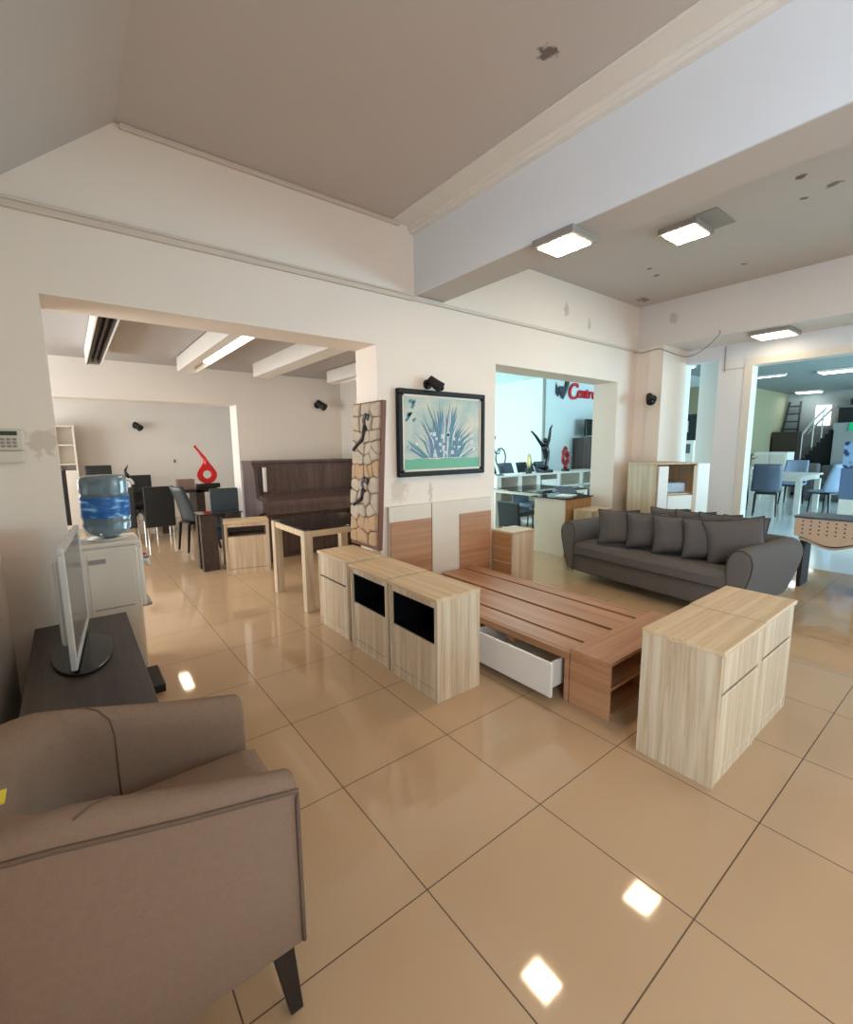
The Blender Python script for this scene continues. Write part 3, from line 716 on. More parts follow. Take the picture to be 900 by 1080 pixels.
# local u along the screen, n towards +x
g.box(-Lh, Lh, -.028, .028, .03, .575)
def rotm(m, a, off=(0, 0, 0)):
    c, s = math.cos(a), math.sin(a)
    m.v = [(c * x - s * y + off[0], s * x + c * y + off[1], z + off[2]) for x, y, z in m.v]; return m
fr = MB(); th = .034
for b in ((-Lh, Lh, -.016, .008, .549, .575), (-Lh, Lh, -.016, .008, .03, .056), (-Lh, -Lh + .026, -.016, .008, .056, .549), (Lh - .026, Lh, -.016, .008, .056, .549)): fr.box(*b)
rotm(fr, ang, (.005, .05, 0)).build('bezel', 'silver', t, bevel=.004)
rotm(MB().box(-Lh + .026, Lh - .026, -.009, .004, .056, .549), ang, (.005, .05, 0)).build('screen', 'screen', t)
rotm(MB().box(-Lh + .13, Lh - .13, .006, .045, .10, .50), ang, (.005, .05, 0)).build('back_shell', 'silver', t, bevel=.015)
m = MB()
n = 28
vs = []
for zz in (0, .014):
    for k in range(n):
        a = 2 * PI * k / n
        vs.append((.01 + .125 * math.cos(a), -.02 + .31 * math.sin(a) * (1 if math.sin(a) < 0 else .8), zz))
m.add(vs, [tuple(range(n))[::-1], tuple(range(n, 2 * n))] + [(k, (k + 1) % n, n + (k + 1) % n, n + k) for k in range(n)])
m.build('stand', 'black', t, bevel=.004)
rotm(MB().box(-.06, .06, .014, .04, .012, .2), ang, (.02, .02, 0)).build('neck', 'black', t, bevel=.005)

t = thing('water_dispenser', 'white water dispenser standing in the first opening behind the dark cabinet', 'water dispenser', (.157, 3.58, 0))
m = MB().box(-.155, .145, -.16, .16, .01, .87); m.build('body', 'plastic', t, bevel=.018, seg=3)
MB().box(-.16, .165, -.168, .168, .865, .90).build('top_tray', 'plastic', t, bevel=.014, seg=3)
m = MB().box(-.125, .115, -.164, -.158, .06, .83); m.build('side_panel', 'plastic', t, bevel=.006)
MB().box(-.12, -.03, -.166, -.163, .77, .80).build('sticker', 'plastic2', t)
MB().box(-.11, .10, -.167, -.163, .475, .483).build('panel_groove', 'plastic2', t)
MB().box(.145, .172, -.13, .13, .45, .84).build('tap_panel', 'white', t, bevel=.008)
for y in (-.06, .06):
    tp = MB().tube([(.17, y, .74), (.2, y, .74), (.205, y, .70)], .013, 10).build('tap', 'plastic', t, smooth=True)
    MB().box(.18, .21, y - .01, y + .01, .75, .765).build('tap_lever', 'red' if y > 0 else 'bluefab', tp, bevel=.003)
MB().box(.145, .20, -.12, .12, .44, .46).build('drip_tray', 'plastic2', t, bevel=.004)
MB().lathe([(.10, 0), (.11, .004), (.06, .006)], (0, 0, .9), 28).build('collar', 'white', t, smooth=True)

t = thing('water_bottle', 'big blue water bottle with blue label on top of the dispenser', 'water bottle', (.163, 3.58, .9065))
prof = [(.03, .0), (.06, .012), (.10, .03), (.127, .06), (.132, .09), (.126, .115), (.132, .135), (.132, .275), (.125, .285), (.132, .30), (.132, .365), (.128, .385), (.11, .403), (.02, .408)]
MB().lathe(prof, (0, 0, 0), 40).build('bottle_body', 'bottle', t, smooth=True)
MB().lathe([(.1335, .142), (.134, .145), (.134, .265), (.1335, .268)], (0, 0, 0), 40).build('paper_band', 'label', t, smooth=True)

# ================================================================== BACK ROOM: glass table, piano
t = thing('glass_table', 'glass topped table with whitewashed legs in front of the piano', 'table', (1.98, 4.18, 0))
for x in (-.37, .37):
    for y in (-.37, .37):
        MB().box(x - .04, x + .04, y - .04, y + .04, 0, .745).build('leg', 'wash', t, bevel=.003)
m = MB(); m.box(-.33, .33, -.4, -.36, .685, .74); m.box(-.33, .33, .36, .4, .685, .74); m.box(-.4, -.36, -.33, .33, .685, .74); m.box(.36, .4, -.33, .33, .685, .74)
m.build('apron', 'wash_top', t, bevel=.003)
MB().box(-.41, .41, -.41, .41, .745, .757).build('glass_top', 'glass', t, bevel=.003)

t = thing('piano', 'dark upright piano against the back room wall', 'piano', (2.65, 6.25, 0))
for x in (-.74, .74):
    m = MB().prism([(-.26, 0), (.3, 0), (.3, 1.27), (-.1, 1.27), (-.17, 1.2), (-.2, .82), (-.46, .8), (-.46, .66), (-.26, .6)], x - .025, x + .025, 'x'); m.build('side_panel', 'piano', t, bevel=.005)
MB().box(-.775, .775, -.14, .31, 1.27, 1.305).build('lid', 'piano', t, bevel=.006)
m = MB().box(-.715, .715, -.12, -.09, .84, 1.265); m.build('front_panel', 'piano', t, bevel=.004)
for a, b in ((-.69, -.25), (-.22, .22), (.25, .69)): MB().box(a, b, -.13, -.12, .9, 1.23).build('panel_board', 'piano', t, bevel=.006)
MB().tube([(-.62, -.16, .9), (-.62, -.16, 1.22)], .028, 14).build('candle_holder', 'silver', t)
MB().prism([(-.47, .72), (-.12, .72), (-.12, .86), (-.2, .86), (-.46, .79)], -.715, .715, 'x').build('key_lid', 'piano', t, bevel=.006)
MB().box(-.715, .715, -.47, -.1, .62, .72).build('key_bed', 'piano', t, bevel=.005)
MB().box(-.715, .715, -.22, -.19, .03, .62).build('lower_panel', 'piano', t, bevel=.004)
MB().box(-.715, .715, .25, .3, .0, 1.265).build('back_board', 'piano', t)
for x in (-.7, .7): MB().taper((x, -.42, 0), (x, -.42, .62), .03, .042).build('leg', 'piano', t, bevel=.004)
MB().box(-.76, .76, -.27, .3, 0, .03).build('base', 'piano', t)

# dining chairs ------------------------------------------------------
def slab_chair(label, loc3, rz, back, legm, seatw=.43, hb=.88, group=None, name='dining_chair'):
    """front faces +x; upright padded back at -x"""
    t = thing(name, label, 'chair', loc3, rz, group)
    h = seatw / 2
    m = MB().box(-.2, .22, -h, h, .40, .47); m.build('seat', back, t, bevel=.015)
    vs0 = [(-.235, -h), (-.185, -h), (-.185, h), (-.235, h)]
    m = MB().hexa([(x, y, .22) for x, y in vs0], [(x - .05, y, hb) for x, y in vs0]); m.build('backrest', back, t, bevel=.012)
    for x, y in ((-.2, -h + .03), (-.2, h - .03), (.19, -h + .03), (.19, h - .03)):
        MB().tube([(x * 1.06, y, 0), (x, y, .41)], .013, 8).build('leg', legm, t)
    return t
def curved_chair(label, loc3, rz, seat, legm, group=None):
    """shell chair with a curved back, front faces +x"""
    t = thing('shell_chair', label, 'chair', loc3, rz, group)
    def P(u, v):
        y = (v - .5) * (.5 - .10 * max(0, u - .4)); c = (2 * v - 1) ** 2
        if u < .45:
            k = u / .45; return (.24 - .42 * k, y, .45 - .015 * math.sin(k * PI) + .03 * c * k)
        k = (u - .45) / .55
        return (-.18 - .03 * k - .10 * k * k + .10 * c * (1 - k * .4), y, .45 + .5 * k - .05 * math.sin(k * PI / 2) * (1 - k))
    o = MB().grid(P, 14, 11).build('shell', seat, t, smooth=True)
    s = o.modifiers.new('solid', 'SOLIDIFY'); s.thickness = .03; s.offset = 0
    MB().box(-.17, .2, -.17, .17, .395, .43).build('seat_frame', legm, t, bevel=.01)
    for x, y in ((-.17, -.17), (-.17, .17), (.19, -.17), (.19, .17)):
        MB().taper((x * 1.25, y * 1.1, 0), (x, y, .41), .012, .02).build('leg', legm, t)
    return t
slab_chair('black chair with chrome legs turned its back, before the far dining table', (1.10, 8.68, 0), PI / 2, 'black_seat', 'chrome', .43)
slab_chair('black chair half hidden behind the water bottle at the far table', (.62, 8.85, 0), PI / 2 - .2, 'black_seat', 'chrome', .43)
slab_chair('tall black chair whose back shows just above the water bottle', (.42, 10.0, 0), -PI / 2, 'black_seat', 'darkleg', .40, 1.19)
slab_chair('dark chair on the far side of the far dining table beside the white sculpture', (1.05, 10.4, 0), -PI / 2, 'black_seat', 'chrome', .46, .97)
curved_chair('dark curved chair left of the dark glass table, seen from its side', (1.42, 7.35, 0), .15, 'dark_seat', 'darkleg')
slab_chair('dark upright chair right of the dark glass table by the jamb', (1.60, 6.47, 0), -PI / 2 - .25, 'dark_seat', 'darkleg', .36, .93)
slab_chair('black chair at the right end of the far dining table by the jamb', (2.45, 9.6, 0), PI, 'black_seat', 'chrome', .43, .92)

def dark_table(label, x0, x1, y0, y1, h=.74, legs='ends'):
    cx, cy = (x0 + x1) / 2, (y0 + y1) / 2
    t = thing('dining_table', label, 'table', (cx, cy, 0)); a, b = (x1 - x0) / 2, (y1 - y0) / 2
    MB().box(-a, a, -b, b, h - .012, h).build('glass_top', 'dglass', t, bevel=.003)
    if legs == 'ends':
        for yy in (-b + .06, b - .06): MB().box(-a + .02, -a + .2, yy - .04, yy + .04, 0, h - .012).build('leg', 'wenge', t, bevel=.004)
        for yy in (-b + .06, b - .06): MB().box(a - .2, a - .02, yy - .04, yy + .04, 0, h - .012).build('leg', 'wenge', t, bevel=.004)
    else:
        for xx in (-a + .55, a - .3): MB().box(xx - .07, xx + .07, -b + .08, b - .08, 0, h - .012).build('leg', 'wenge', t, bevel=.004)
    MB().box(-a + .08, a - .08, -b + .08, b - .08, h - .06, h - .013).build('apron', 'wenge', t)
    return t
dark_table('dark legged glass table behind the back room cabinet', 1.15, 1.66, 5.85, 6.16, .70)
dark_table('dark dining table in the far room with the red sculpture', .72, 2.15, 9.0, 9.8, .75, 'mid')

t = thing('red_sculpture', 'red pear shaped sculpture with a round hole and long thin neck', 'sculpture', (2.02, 9.25, .75))
MB().box(-.2, .2, -.08, .08, 0, .085).build('plinth', 'black', t, bevel=.004)
m = MB(); n = 40; vs = []; fs = []
def pear(a, s):
    r = .17 * s; x = r * math.sin(a); z = -r * math.cos(a)
    if math.cos(a) < 0: x *= (1 - .45 * (-math.cos(a)) ** 2); z *= 1 + .55 * (-math.cos(a)) ** 2
    return x, z
for k in range(n):
    a = 2 * PI * k / n
    for (s, y) in ((1, -.035), (1.0, .035), (.44, .035), (.44, -.035)):
        x, z = pear(a, s) if s > .6 else (.17 * s * math.sin(a), -.17 * s * math.cos(a))
        vs.append((x, y, z + .25))
for k in range(n):
    k2 = (k + 1) % n
    for j in range(4): fs.append((k * 4 + j, k * 4 + (j + 1) % 4, k2 * 4 + (j + 1) % 4, k2 * 4 + j))
m.add(vs, fs); m.tube([(0, 0, .45), (-.03, 0, .56), (-.11, 0, .68), (-.16, 0, .75), (-.175, 0, .78)], [.055, .03, .02, .018, .028], 12)
m.build('ring_body', 'red', t, bevel=.012)
t = thing('white_sculpture', 'small white swirl sculpture with a black horn behind the bottle', 'sculpture', (.73, 9.12, .75))
m = MB().tube([(.1 * math.cos(a) * (1 - a / 14), 0, .14 + .12 * math.sin(a) * (1 - a / 14)) for a in [k * .35 for k in range(22)]], .022, 8); m.build('swirl', 'white', t, smooth=True)
MB().tube([(.04, 0, .24), (.03, 0, .3), (.0, 0, .36), (.05, 0, .47)], [.02, .03, .025, .004], 8).build('horn', 'black', t, smooth=True)
MB().box(-.09, .09, -.06, .06, 0, .025).build('plinth', 'black', t)
tag(MB().box(1.5, 1.78, 9.15, 9.35, .75, .93).build('brown_box', 'brownbox', bevel=.004), 'dusty brown box on the far dining table beside the red sculpture', 'box')
t = thing('display_cabinet', 'tall white display cabinet at the left of the far room', 'cabinet', (-.05, 10.9, 0))
m = MB().box(-.3, -.27, -.2, .2, 0, 1.92); m.box(.16, .19, -.2, .2, 0, 1.92); m.box(-.27, .16, .17, .2, 0, 1.92); m.box(-.27, .16, -.2, .17, 1.89, 1.92); m.box(-.27, .16, -.2, .17, 0, .08)
m.build('body', 'plastic', t, bevel=.004)
for z in (1.2, 1.55): MB().box(-.27, .16, -.19, .17, z, z + .025).build('shelf', 'plastic', t)
MB().box(-.27, .0, -.2, -.185, .08, 1.1).build('door', 'black', t, bevel=.003)
MB().box(.0, .16, -.2, -.185, .08, 1.1).build('door', 'plastic', t, bevel=.003)
tag(MB().box(1.80, 1.84, 11.185, 11.2, 1.18, 1.25).build('wall_socket', 'brownbox', bevel=.003), 'small socket on the farthest wall left of the red sculpture', 'socket')

# ================================================================== SOFA
SA = math.radians(-6)
SX, SY = 4.235, 2.13
t = thing('sofa', 'charcoal grey three seat sofa with rounded flaring arms', 'sofa', (SX, SY, 0), SA)
Ls = .80; D = .98
m = MB().box(.03, D - .04, -Ls, Ls, .09, .29); m.build('base', 'sofa', t, bevel=.02)
def scush(u, v):
    x = .0 + (D - .22) * u; y = -Ls + 2 * Ls * v
    ed = min(u * 14, (1 - u) * 8, v * 24, (1 - v) * 24, 1)
    return (x, y, .375 + .055 * math.sin(max(0, ed) * PI / 2))
m = MB().grid(scush, 30, 40); m.box(0, D - .22, -Ls, Ls, .285, .378)
m.build('seat_cushion', 'sofa', t, bevel=.012)
MB().tube([(-.002, -Ls, .288), (-.002, Ls, .288)], .006, 8).build('seam', 'pillowe', t)
m = MB().prism([(D - .26, .28), (D - .04, .09), (D + .02, .3), (D + .02, .60), (D - .03, .64), (D - .10, .64), (D - .16, .6)], -Ls - .05, Ls + .05, 'y'); m.build('backrest', 'sofa', t, bevel=.025, seg=3)
def arm(sg):
    prof = [(-.02, .08), (.045, .085), (.085, .2), (.125, .33), (.155, .45), (.165, .54), (.145, .605), (.09, .645), (.03, .64), (-.01, .60), (-.03, .53), (-.03, .45), (-.02, .40), (-.02, .3)]
    secs = [(0.0, .80, -.12), (.012, .93, -.04), (.04, .99, 0.0), (.2, 1.0, .0), (.5, 1.0, .005), (.8, 1.0, .01), (D - .06, 1.0, .01), (D, .98, .0), (D + .02, .85, -.05)]
    vs = []; n = len(prof); pc = (.04, .36)
    for x, s, dz in secs:
        for a, b in prof: vs.append((x - .02, sg * (Ls + pc[0] + (a - pc[0]) * s), pc[1] + (b - pc[1]) * s + (dz * .25 if b > .3 else 0)))
    fs = [(i * n + k, i * n + (k + 1) % n, (i + 1) * n + (k + 1) % n, (i + 1) * n + k) for i in range(len(secs) - 1) for k in range(n)]
    fs += [tuple(range(n)), tuple(range((len(secs) - 1) * n, len(secs) * n))]
    o = MB().add(vs, fs).build('armrest', 'sofa', t, smooth=True)
    o.modifiers.new('sub', 'SUBSURF').levels = 2; o.modifiers['sub'].render_levels = 2
    MB().tube([(.0, sg * (Ls + .04 + (a - .04) * .965), .36 + (b - .36) * .965 - .004) for a, b in prof], .005, 6, closed=True).build('piping', 'pillowe', o, smooth=True)
arm(1); arm(-1)
for x, y in ((.32, Ls - .15), (.32, -Ls + .15), (D - .15, Ls - .1), (D - .15, -Ls + .1)):
    MB().taper((x, y, 0), (x, y, .095), .02, .028).build('leg', 'darkleg', t)

def pillow(label, x, y, z, face, lean, w=.42, h=.40, roll=0, first=[None]):
    """x, y sofa-local spot of the bottom edge; face: heading of the front; lean: backward tilt"""
    t = thing('throw_pillow', label, 'cushion', (0, 0, 0), 0, 'charcoal scatter cushions on the sofa')
    if first[0] is None:
        def mk(sgn):
            def P(u, v):
                a, b = 2 * u - 1, 2 * v - 1
                pin = .90 + .10 * (a * b) ** 2
                th = .085 * (max(0, 1 - a ** 4) * max(0, 1 - b ** 4)) ** .55
                return (sgn * (th + .002), a * .5 * (pin if abs(b) < 1 else pin), (b * .5) * pin + .5)
            return P
        m = MB().grid(mk(-1), 19, 19); m.grid(mk(1), 19, 19)
        o = m.build('cover', 'pillow', t, smooth=True)
        edge = []
        for k in range(72):
            s = k / 72 * 4; q = int(s); f = s - q
            a, b = [(2 * f - 1, -1), (1, 2 * f - 1), (1 - 2 * f, 1), (-1, 1 - 2 * f)][q]
            pin = .90 + .10 * (a * b) ** 2
            edge.append((0, a * .5 * pin, b * .5 * pin + .5))
        e = MB().tube(edge, .011, 6, closed=True).build('piping', 'pillowe', o, smooth=True)
        first[0] = (o, e)
    else:
        o = first[0][0].copy(); C.objects.link(o); o.parent = t
        e = first[0][1].copy(); C.objects.link(e); e.parent = o
    p = Matrix.Rotation(SA, 4, 'Z') @ Vector((x, y, 0))
    t.location = (SX + p.x, SY + p.y, z)
    t.rotation_euler = (roll, lean, face + SA)
    t.scale = (1, w, h)
    return t
# front row (left to right), then the row behind
lab = ['leftmost cushion of the front row beside the left sofa arm', 'second cushion from the left in the front row on the sofa', 'middle cushion of the front row on the sofa',
       'fourth cushion from the left in the front row on the sofa', 'big rightmost cushion leaning on the right sofa arm']
pf = [(.165, .35, .70), (.25, .08, .66), (.25, -.205, .68), (.29, -.47, .66), (.33, -.715, .50)]
SY0 = SY
for (x, y, fa), l in zip(pf, lab):
    pillow(l, x, y, .44, fa, math.radians(10), .40 if y > -.6 else .46, .37 if y > -.6 else .40, 0 if y > -.6 else -.16)
lab2 = ['rear row cushion showing a corner behind the second front cushion', 'rear row cushion showing a corner behind the middle front cushion',
        'rear row cushion showing a corner behind the fourth front cushion', 'rear row cushion showing a corner behind the big right cushion']
for (x, y, fa), l in zip([(.60, .10, .25), (.60, -.17, .25), (.60, -.40, .25), (.60, -.62, .2)], lab2):
    pillow(l, x, y, .44, fa, math.radians(10), .36, .385)

# ================================================================== RIGHT SIDE: buffet, perforated desk
BA = math.atan2(-.25, .6)
t = thing('buffet_cabinet', 'pale oak cabinet with white doors in the corner behind the sofa', 'cabinet', (5.50, 2.62, 0), BA)
# local x along the front (to the right), local y depth
Wb, Db, Hb = .62, .48, 1.235
m = MB().box(0, .025, 0, Db, 0, Hb); m.box(Wb - .025, Wb, 0, Db, 0, Hb); m.box(.025, Wb - .025, Db - .02, Db, 0, Hb); m.box(.025, Wb - .025, .02, Db - .02, .86, .885); m.box(.025, Wb - .025, .02, Db - .02, 0, .08)
m.build('body', 'oak', t, bevel=.003)
MB().box(-.01, Wb + .01, -.01, Db + .01, Hb, Hb + .02).build('top_board', 'oak', t, bevel=.003)
MB().box(.03, .17, -.018, .002, .55, Hb - .02).build('door', 'white', t, bevel=.003)
MB().box(.18, Wb - .08, -.018, .002, .68, .86).build('drawer', 'white', t, bevel=.003)
MB().box(.03, Wb - .03, -.018, .002, .09, .54).build('door', 'white', t, bevel=.003)
MB().box(Wb - .07, Wb - .03, -.012, .004, .55, Hb - .02).build('stile', 'oak', t)
tag(rotm(MB().box(.2, .5, .05, .3, 0, .12), BA, (5.5, 2.62, .887)).build('folded_cloth', 'pale_cloth', bevel=.02), 'folded pale blue cloth in the open niche of the oak cabinet', 'cloth')
tag(rotm(MB().box(Wb + .02, Wb + .2, .02, .05, 0, 1.24), BA, (5.5, 2.62, 0)).build('white_board', 'white', bevel=.003), 'narrow white board standing at the right end of the oak cabinet', 'board')

# perforated desk
DA = math.radians(90.5)
t = thing('perforated_desk', 'desk with perforated tan front panel and dark top at the right edge', 'desk', (5.80, 1.03, 0), DA)
# local x from the near (right) end to the left end, local y towards the viewer = +y
Wd = .54
m = MB().box(-Wd / 2 - .03, Wd / 2 + .03, -.42, .015, .725, .745); m.build('desk_top', 'sgrey', t, bevel=.004)
def curve(u): return .50 + .03 * math.cos(u * 2 * PI) - .035 * math.sin(u * PI)
pts = [(-Wd / 2 - .02 + (Wd + .04) * k / 16, (.545 - .075 * math.sin(PI * k / 16) ** 2)) for k in range(17)]
poly = pts + [(Wd / 2 + .02, .722), (-Wd / 2 - .02, .722)]
m = MB().prism(poly, .0, .016, 'y'); m.cur = 1
for i in range(8):
    for j in range(4):
        x = -.225 + i * .064; z = .578 + j * .04
        m.tube([(x, .0155, z), (x, .0175, z)], .008, 10)
m.build('front_panel', ['tan_ply', 'hole'], t)
pts2 = [(-Wd / 2 + .02 + (Wd - .04) * k / 16, .50 - .07 * math.sin(PI * k / 16) ** 2) for k in range(17)]
poly2 = pts2 + [(b, a + .022) for b, a in pts2[::-1]]
MB().prism(poly2, -.3, -.005, 'y').build('under_shelf', 'tan_ply', t)
poly3 = [(b, a + .026) for b, a in pts2] + [(b, a + .05) for b, a in pts2[::-1]]
MB().prism(poly3, -.3, -.02, 'y').build('shelf_pad', 'blackm', t)
for x in (-Wd / 2 + .05, Wd / 2 - .04): MB().box(x - .018, x + .018, -.36, -.06, 0, .725).build('leg', 'darkmat', t, bevel=.004)

# ================================================================== SHOWROOM THROUGH THE SECOND OPENING
t = thing('writing_desk', 'white sided desk with honey end panel behind the sofa', 'desk', (5.09, 3.58, 0))
MB().box(0, .02, 0, .5, 0, .765).build('side_panel', 'cream', t, bevel=.003)
MB().box(.02, .60, .0, .02, .0, .765).build('end_panel', 'honey', t, bevel=.003)
MB().box(.58, .60, .02, .5, 0, .765).build('side_panel', 'cream', t, bevel=.003)
MB().box(-.03, .63, -.02, .53, .767, .785).build('glass_top', 'dglass', t, bevel=.003)
tt = thing('low_cabinet', 'whitewashed low cabinet in front of the desk end panel', 'cabinet', (5.20, 3.24, 0))
MB().box(0, .45, 0, .28, 0, .625).build('body', 'wash', tt, bevel=.003)
MB().box(-.005, .455, -.005, .285, .625, .645).build('top_board', 'wash_top', tt, bevel=.003)
MB().box(.02, .43, -.012, 0, .05, .61).build('door', 'wash', tt, bevel=.003)
def sheet(name, label, cx, cy, z, sx, sy, tilt, rz, mat):
    o = MB().box(-sx / 2, sx / 2, -sy / 2, sy / 2, 0, .012).build(name, mat); o.location = (cx, cy, z); o.rotation_euler = (tilt, 0, rz); return o
tag(sheet('brochure', 'white brochure lying flat on the desk glass', 5.35, 3.75, .787, .3, .21, 0, .3, 'paper'), 'white brochure lying flat on the desk glass', 'brochure')
tag(sheet('sample_board', 'dark sample board propped up on the desk', 5.62, 3.95, .83, .3, .18, .5, -.3, 'slate_seat'), 'dark sample board propped up on the desk', 'board')
t = thing('glass_table', 'long glass table with beige edges beyond the white sided desk', 'table', (6.3, 4.95, 0))
MB().box(-.62, .62, -.55, .55, .74, .755).build('glass_top', 'glass', t, bevel=.003)
m = MB(); m.box(-.6, .6, -.53, -.49, .69, .738); m.box(-.6, .6, .49, .53, .69, .738); m.box(-.6, -.56, -.49, .49, .69, .738); m.box(.56, .6, -.49, .49, .69, .738); m.build('apron', 'cream', t, bevel=.003)
for x in (-.56, .56):
    for y in (-.49, .49): MB().box(x - .04, x + .04, y - .04, y + .04, 0, .69).build('leg', 'white', t, bevel=.003)
slab_chair('dark chair under the near end of the long glass table', (5.55, 4.75, 0), 0, 'dark_seat', 'darkleg', .42, .62)
for k, (x, y, l) in enumerate(((7.0, 4.72, 'dark blue chair at the right side of the long glass table'), (6.45, 5.25, 'dark blue chair tucked under the far edge of the long glass table'))):
    slab_chair(l, (x, y, 0), (PI if k == 0 else -PI / 2), 'slate_seat', 'darkleg', .42, .70 if k == 0 else .66)
t = thing('display_counter', 'white display counter with open cells holding the sculptures', 'counter', (8.0, 6.0, 0))
MB().box(-1.9, 1.6, -.25, .25, .90, .93).build('top_board', 'white', t, bevel=.003)
m = MB()
for x in (-1.88, -1.3, -.75, -.1, .7, 1.56): m.box(x, x + .12 if x < 1.5 else x + .03, -.23, .23, 0, .90)
m.box(-1.88, 1.56, -.23, .23, .62, .65); m.box(-1.88, 1.56, .2, .23, 0, .9); m.box(-1.88, 1.56, -.23, .2, 0, .05)
m.build('body', 'white', t, bevel=.003)
MB().box(-.6, -.12, -.24, -.22, .66, .8).build('drawer', 'white', t, bevel=.003)
def on_counter(name, label, x, cat='sculpture'): return thing(name, label, cat, (x, 5.9, .93))
t = on_counter('swirl_sculpture', 'grey metal swirl sculpture on the white counter at the opening edge', 6.33)
m = MB().tube([(.02 + .13 * math.cos(a), 0, .33 + .17 * math.sin(a)) for a in [k * 2 * PI / 28 for k in range(28)]], .014, 8, closed=True)
m.tube([(-.12, 0, .72), (-.17, 0, .62), (-.17, 0, .50), (-.11, 0, .41), (-.03, 0, .40), (.0, 0, .46), (-.05, 0, .50)], .013, 8)
m.build('swirl', 'sgrey', t, smooth=True)
MB().tube([(.02, 0, .02), (.02, 0, .17)], .012, 8).build('stem', 'sgrey', t); MB().lathe([(.08, 0), (.08, .02), (.02, .03)]).build('plinth', 'sgrey', t)
t = on_counter('gold_mask', 'small golden oval mask sculpture beside the black dancer', 7.16)
m = MB().ball((0, 0, .25), (.07, .035, .15), 16); m.build('mask', 'brass', t, smooth=True)
MB().box(-.05, .05, -.04, .04, 0, .11).build('plinth', 'blackm', t)
t = on_counter('dancer_sculpture', 'black figure sculpture with both arms flung upward', 7.66)
m = MB()
m.tube([(-.02, 0, .05), (.03, 0, .2), (.05, 0, .36), (.03, 0, .48), (-.02, 0, .62), (-.03, 0, .70)], [.07, .05, .06, .075, .085, .05], 12)
m.ball((-.02, 0, .77), (.05, .05, .065), 14)
m.tube([(-.08, 0, .64), (-.2, 0, .74), (-.32, 0, .86), (-.46, 0, .97), (-.5, 0, .98)], [.045, .036, .03, .02, .014], 10)
m.tube([(.04, 0, .65), (.11, 0, .76), (.14, 0, .9), (.16, 0, 1.05), (.22, 0, 1.14)], [.045, .036, .03, .022, .014], 10)
m.tube([(.0, 0, .12), (-.14, 0, .14), (-.3, 0, .18), (-.4, 0, .22)], [.06, .05, .035, .02], 10)
m.v = [(a * .92, b, c * .84) for a, b, c in m.v]
m.build('figure', 'black', t, smooth=True)
MB().box(-.16, .16, -.09, .09, 0, .06).build('plinth', 'black', t, bevel=.004)
t = on_counter('red_ring_sculpture', 'small dark red sculpture with a hole on the white counter', 8.36)
m = MB().tube([(.085 * math.cos(a), 0, .28 + .12 * math.sin(a)) for a in [k * 2 * PI / 20 for k in range(20)]], .045, 10, closed=True); m.tube([(-.05, 0, .3), (-.08, 0, .4), (-.02, 0, .5), (.04, 0, .47)], [.045, .05, .04, .02], 10); m.tube([(0, 0, .04), (0, 0, .18)], .045, 10)
m.build('ring_body', 'dark_red', t, smooth=True); MB().box(-.08, .08, -.05, .05, 0, .05).build('plinth', 'black', t)
for k, (x, l) in enumerate(((6.35, 'dark chair back behind the grey swirl sculpture'), (6.95, 'dark chair back between the swirl and the golden mask'), (7.55, 'dark chair back behind the black dancer'), (8.15, 'dark chair back just left of the small red sculpture'), (8.75, 'dark chair back right of the small red sculpture'))):
    curved_chair(l, (x, 6.62, 0), -PI / 2 + .1 * (k % 3 - 1), 'dark_seat' if k % 2 else 'slate_seat', 'darkleg').scale = (1.05, 1.1, 1.16)
t = thing('media_cabinet', 'dark grey cabinet carrying the black television below the red letters', 'cabinet', (10.6, 6.72, 0))
m = MB().box(-.45, -.42, -.24, .24, 0, 1.66); m.box(.42, .45, -.24, .24, 0, 1.66); m.box(-.42, .42, .21, .24, 0, 1.66)
for z in (0, .5, .95, 1.35, 1.63): m.box(-.42, .42, -.24, .21, z, z + .03)
m.build('body', 'piano', t, bevel=.004)
MB().box(-.41, .0, -.25, -.235, .98, 1.62).build('door', 'piano', t, bevel=.004)
MB().box(.03, .3, -.05, .1, 1.38, 1.56).build('drawer', 'blackm', t)
t = thing('television', 'black television on the dark grey cabinet below the red letters', 'television', (10.62, 6.7, 1.66))
MB().box(-.36, .5, -.03, .03, .06, .46).build('screen', 'black', t, bevel=.006); MB().box(-.12, .2, -.1, .1, 0, .02).build('stand', 'blackm', t); MB().box(.0, .08, -.02, .02, .02, .08).build('neck', 'blackm', t)

# wall sign
t = thing('wall_sign', 'red lettering on the white showroom wall with a dark emblem', 'sign', (9.92, 7.0, 2.60))
dg = None
def letters(txt, size, x, z, name='letter'):
    global dg
    for ch in txt:
        cu = bpy.data.curves.new('letter', 'FONT'); cu.body = ch; cu.size = size; cu.extrude = .02; cu.shear = .18; cu.offset = .012 * size
        ob = bpy.data.objects.new('letter_source', cu); C.objects.link(ob)
        dg = bpy.context.evaluated_depsgraph_get(); me = bpy.data.meshes.new_from_object(ob.evaluated_get(dg)); wdt = max(v.co.x for v in me.vertices) - min(v.co.x for v in me.vertices); x0 = min(v.co.x for v in me.vertices)
        bpy.data.objects.remove(ob)
        for v in me.vertices: v.co = Vector((v.co.x - x0 + x, -.03 - v.co.z, v.co.y + z))
        me.materials.clear(); me.materials.append(M['red_sign'])
        o = bpy.data.objects.new(name, me); C.objects.link(o); o.parent = t
        x += wdt * .97
    return x
xx = letters('C', .56, .0, .02)
letters('entro', .40, xx - .02, .07)
m = MB()
for k in range(7):
    a = k * .3; m.tube([(-.12 - .04 * k, -.03, .28), (-.2 - .05 * k, -.03, .12 + .05 * math.sin(k * 2.1)), (-.34 - .03 * k, -.03, .02 + .06 * k)], [.035, .03, .008], 6)
m.tube([(-.08, -.03, .42), (-.16, -.03, .2), (-.24, -.03, .0)], [.06, .05, .02], 8)
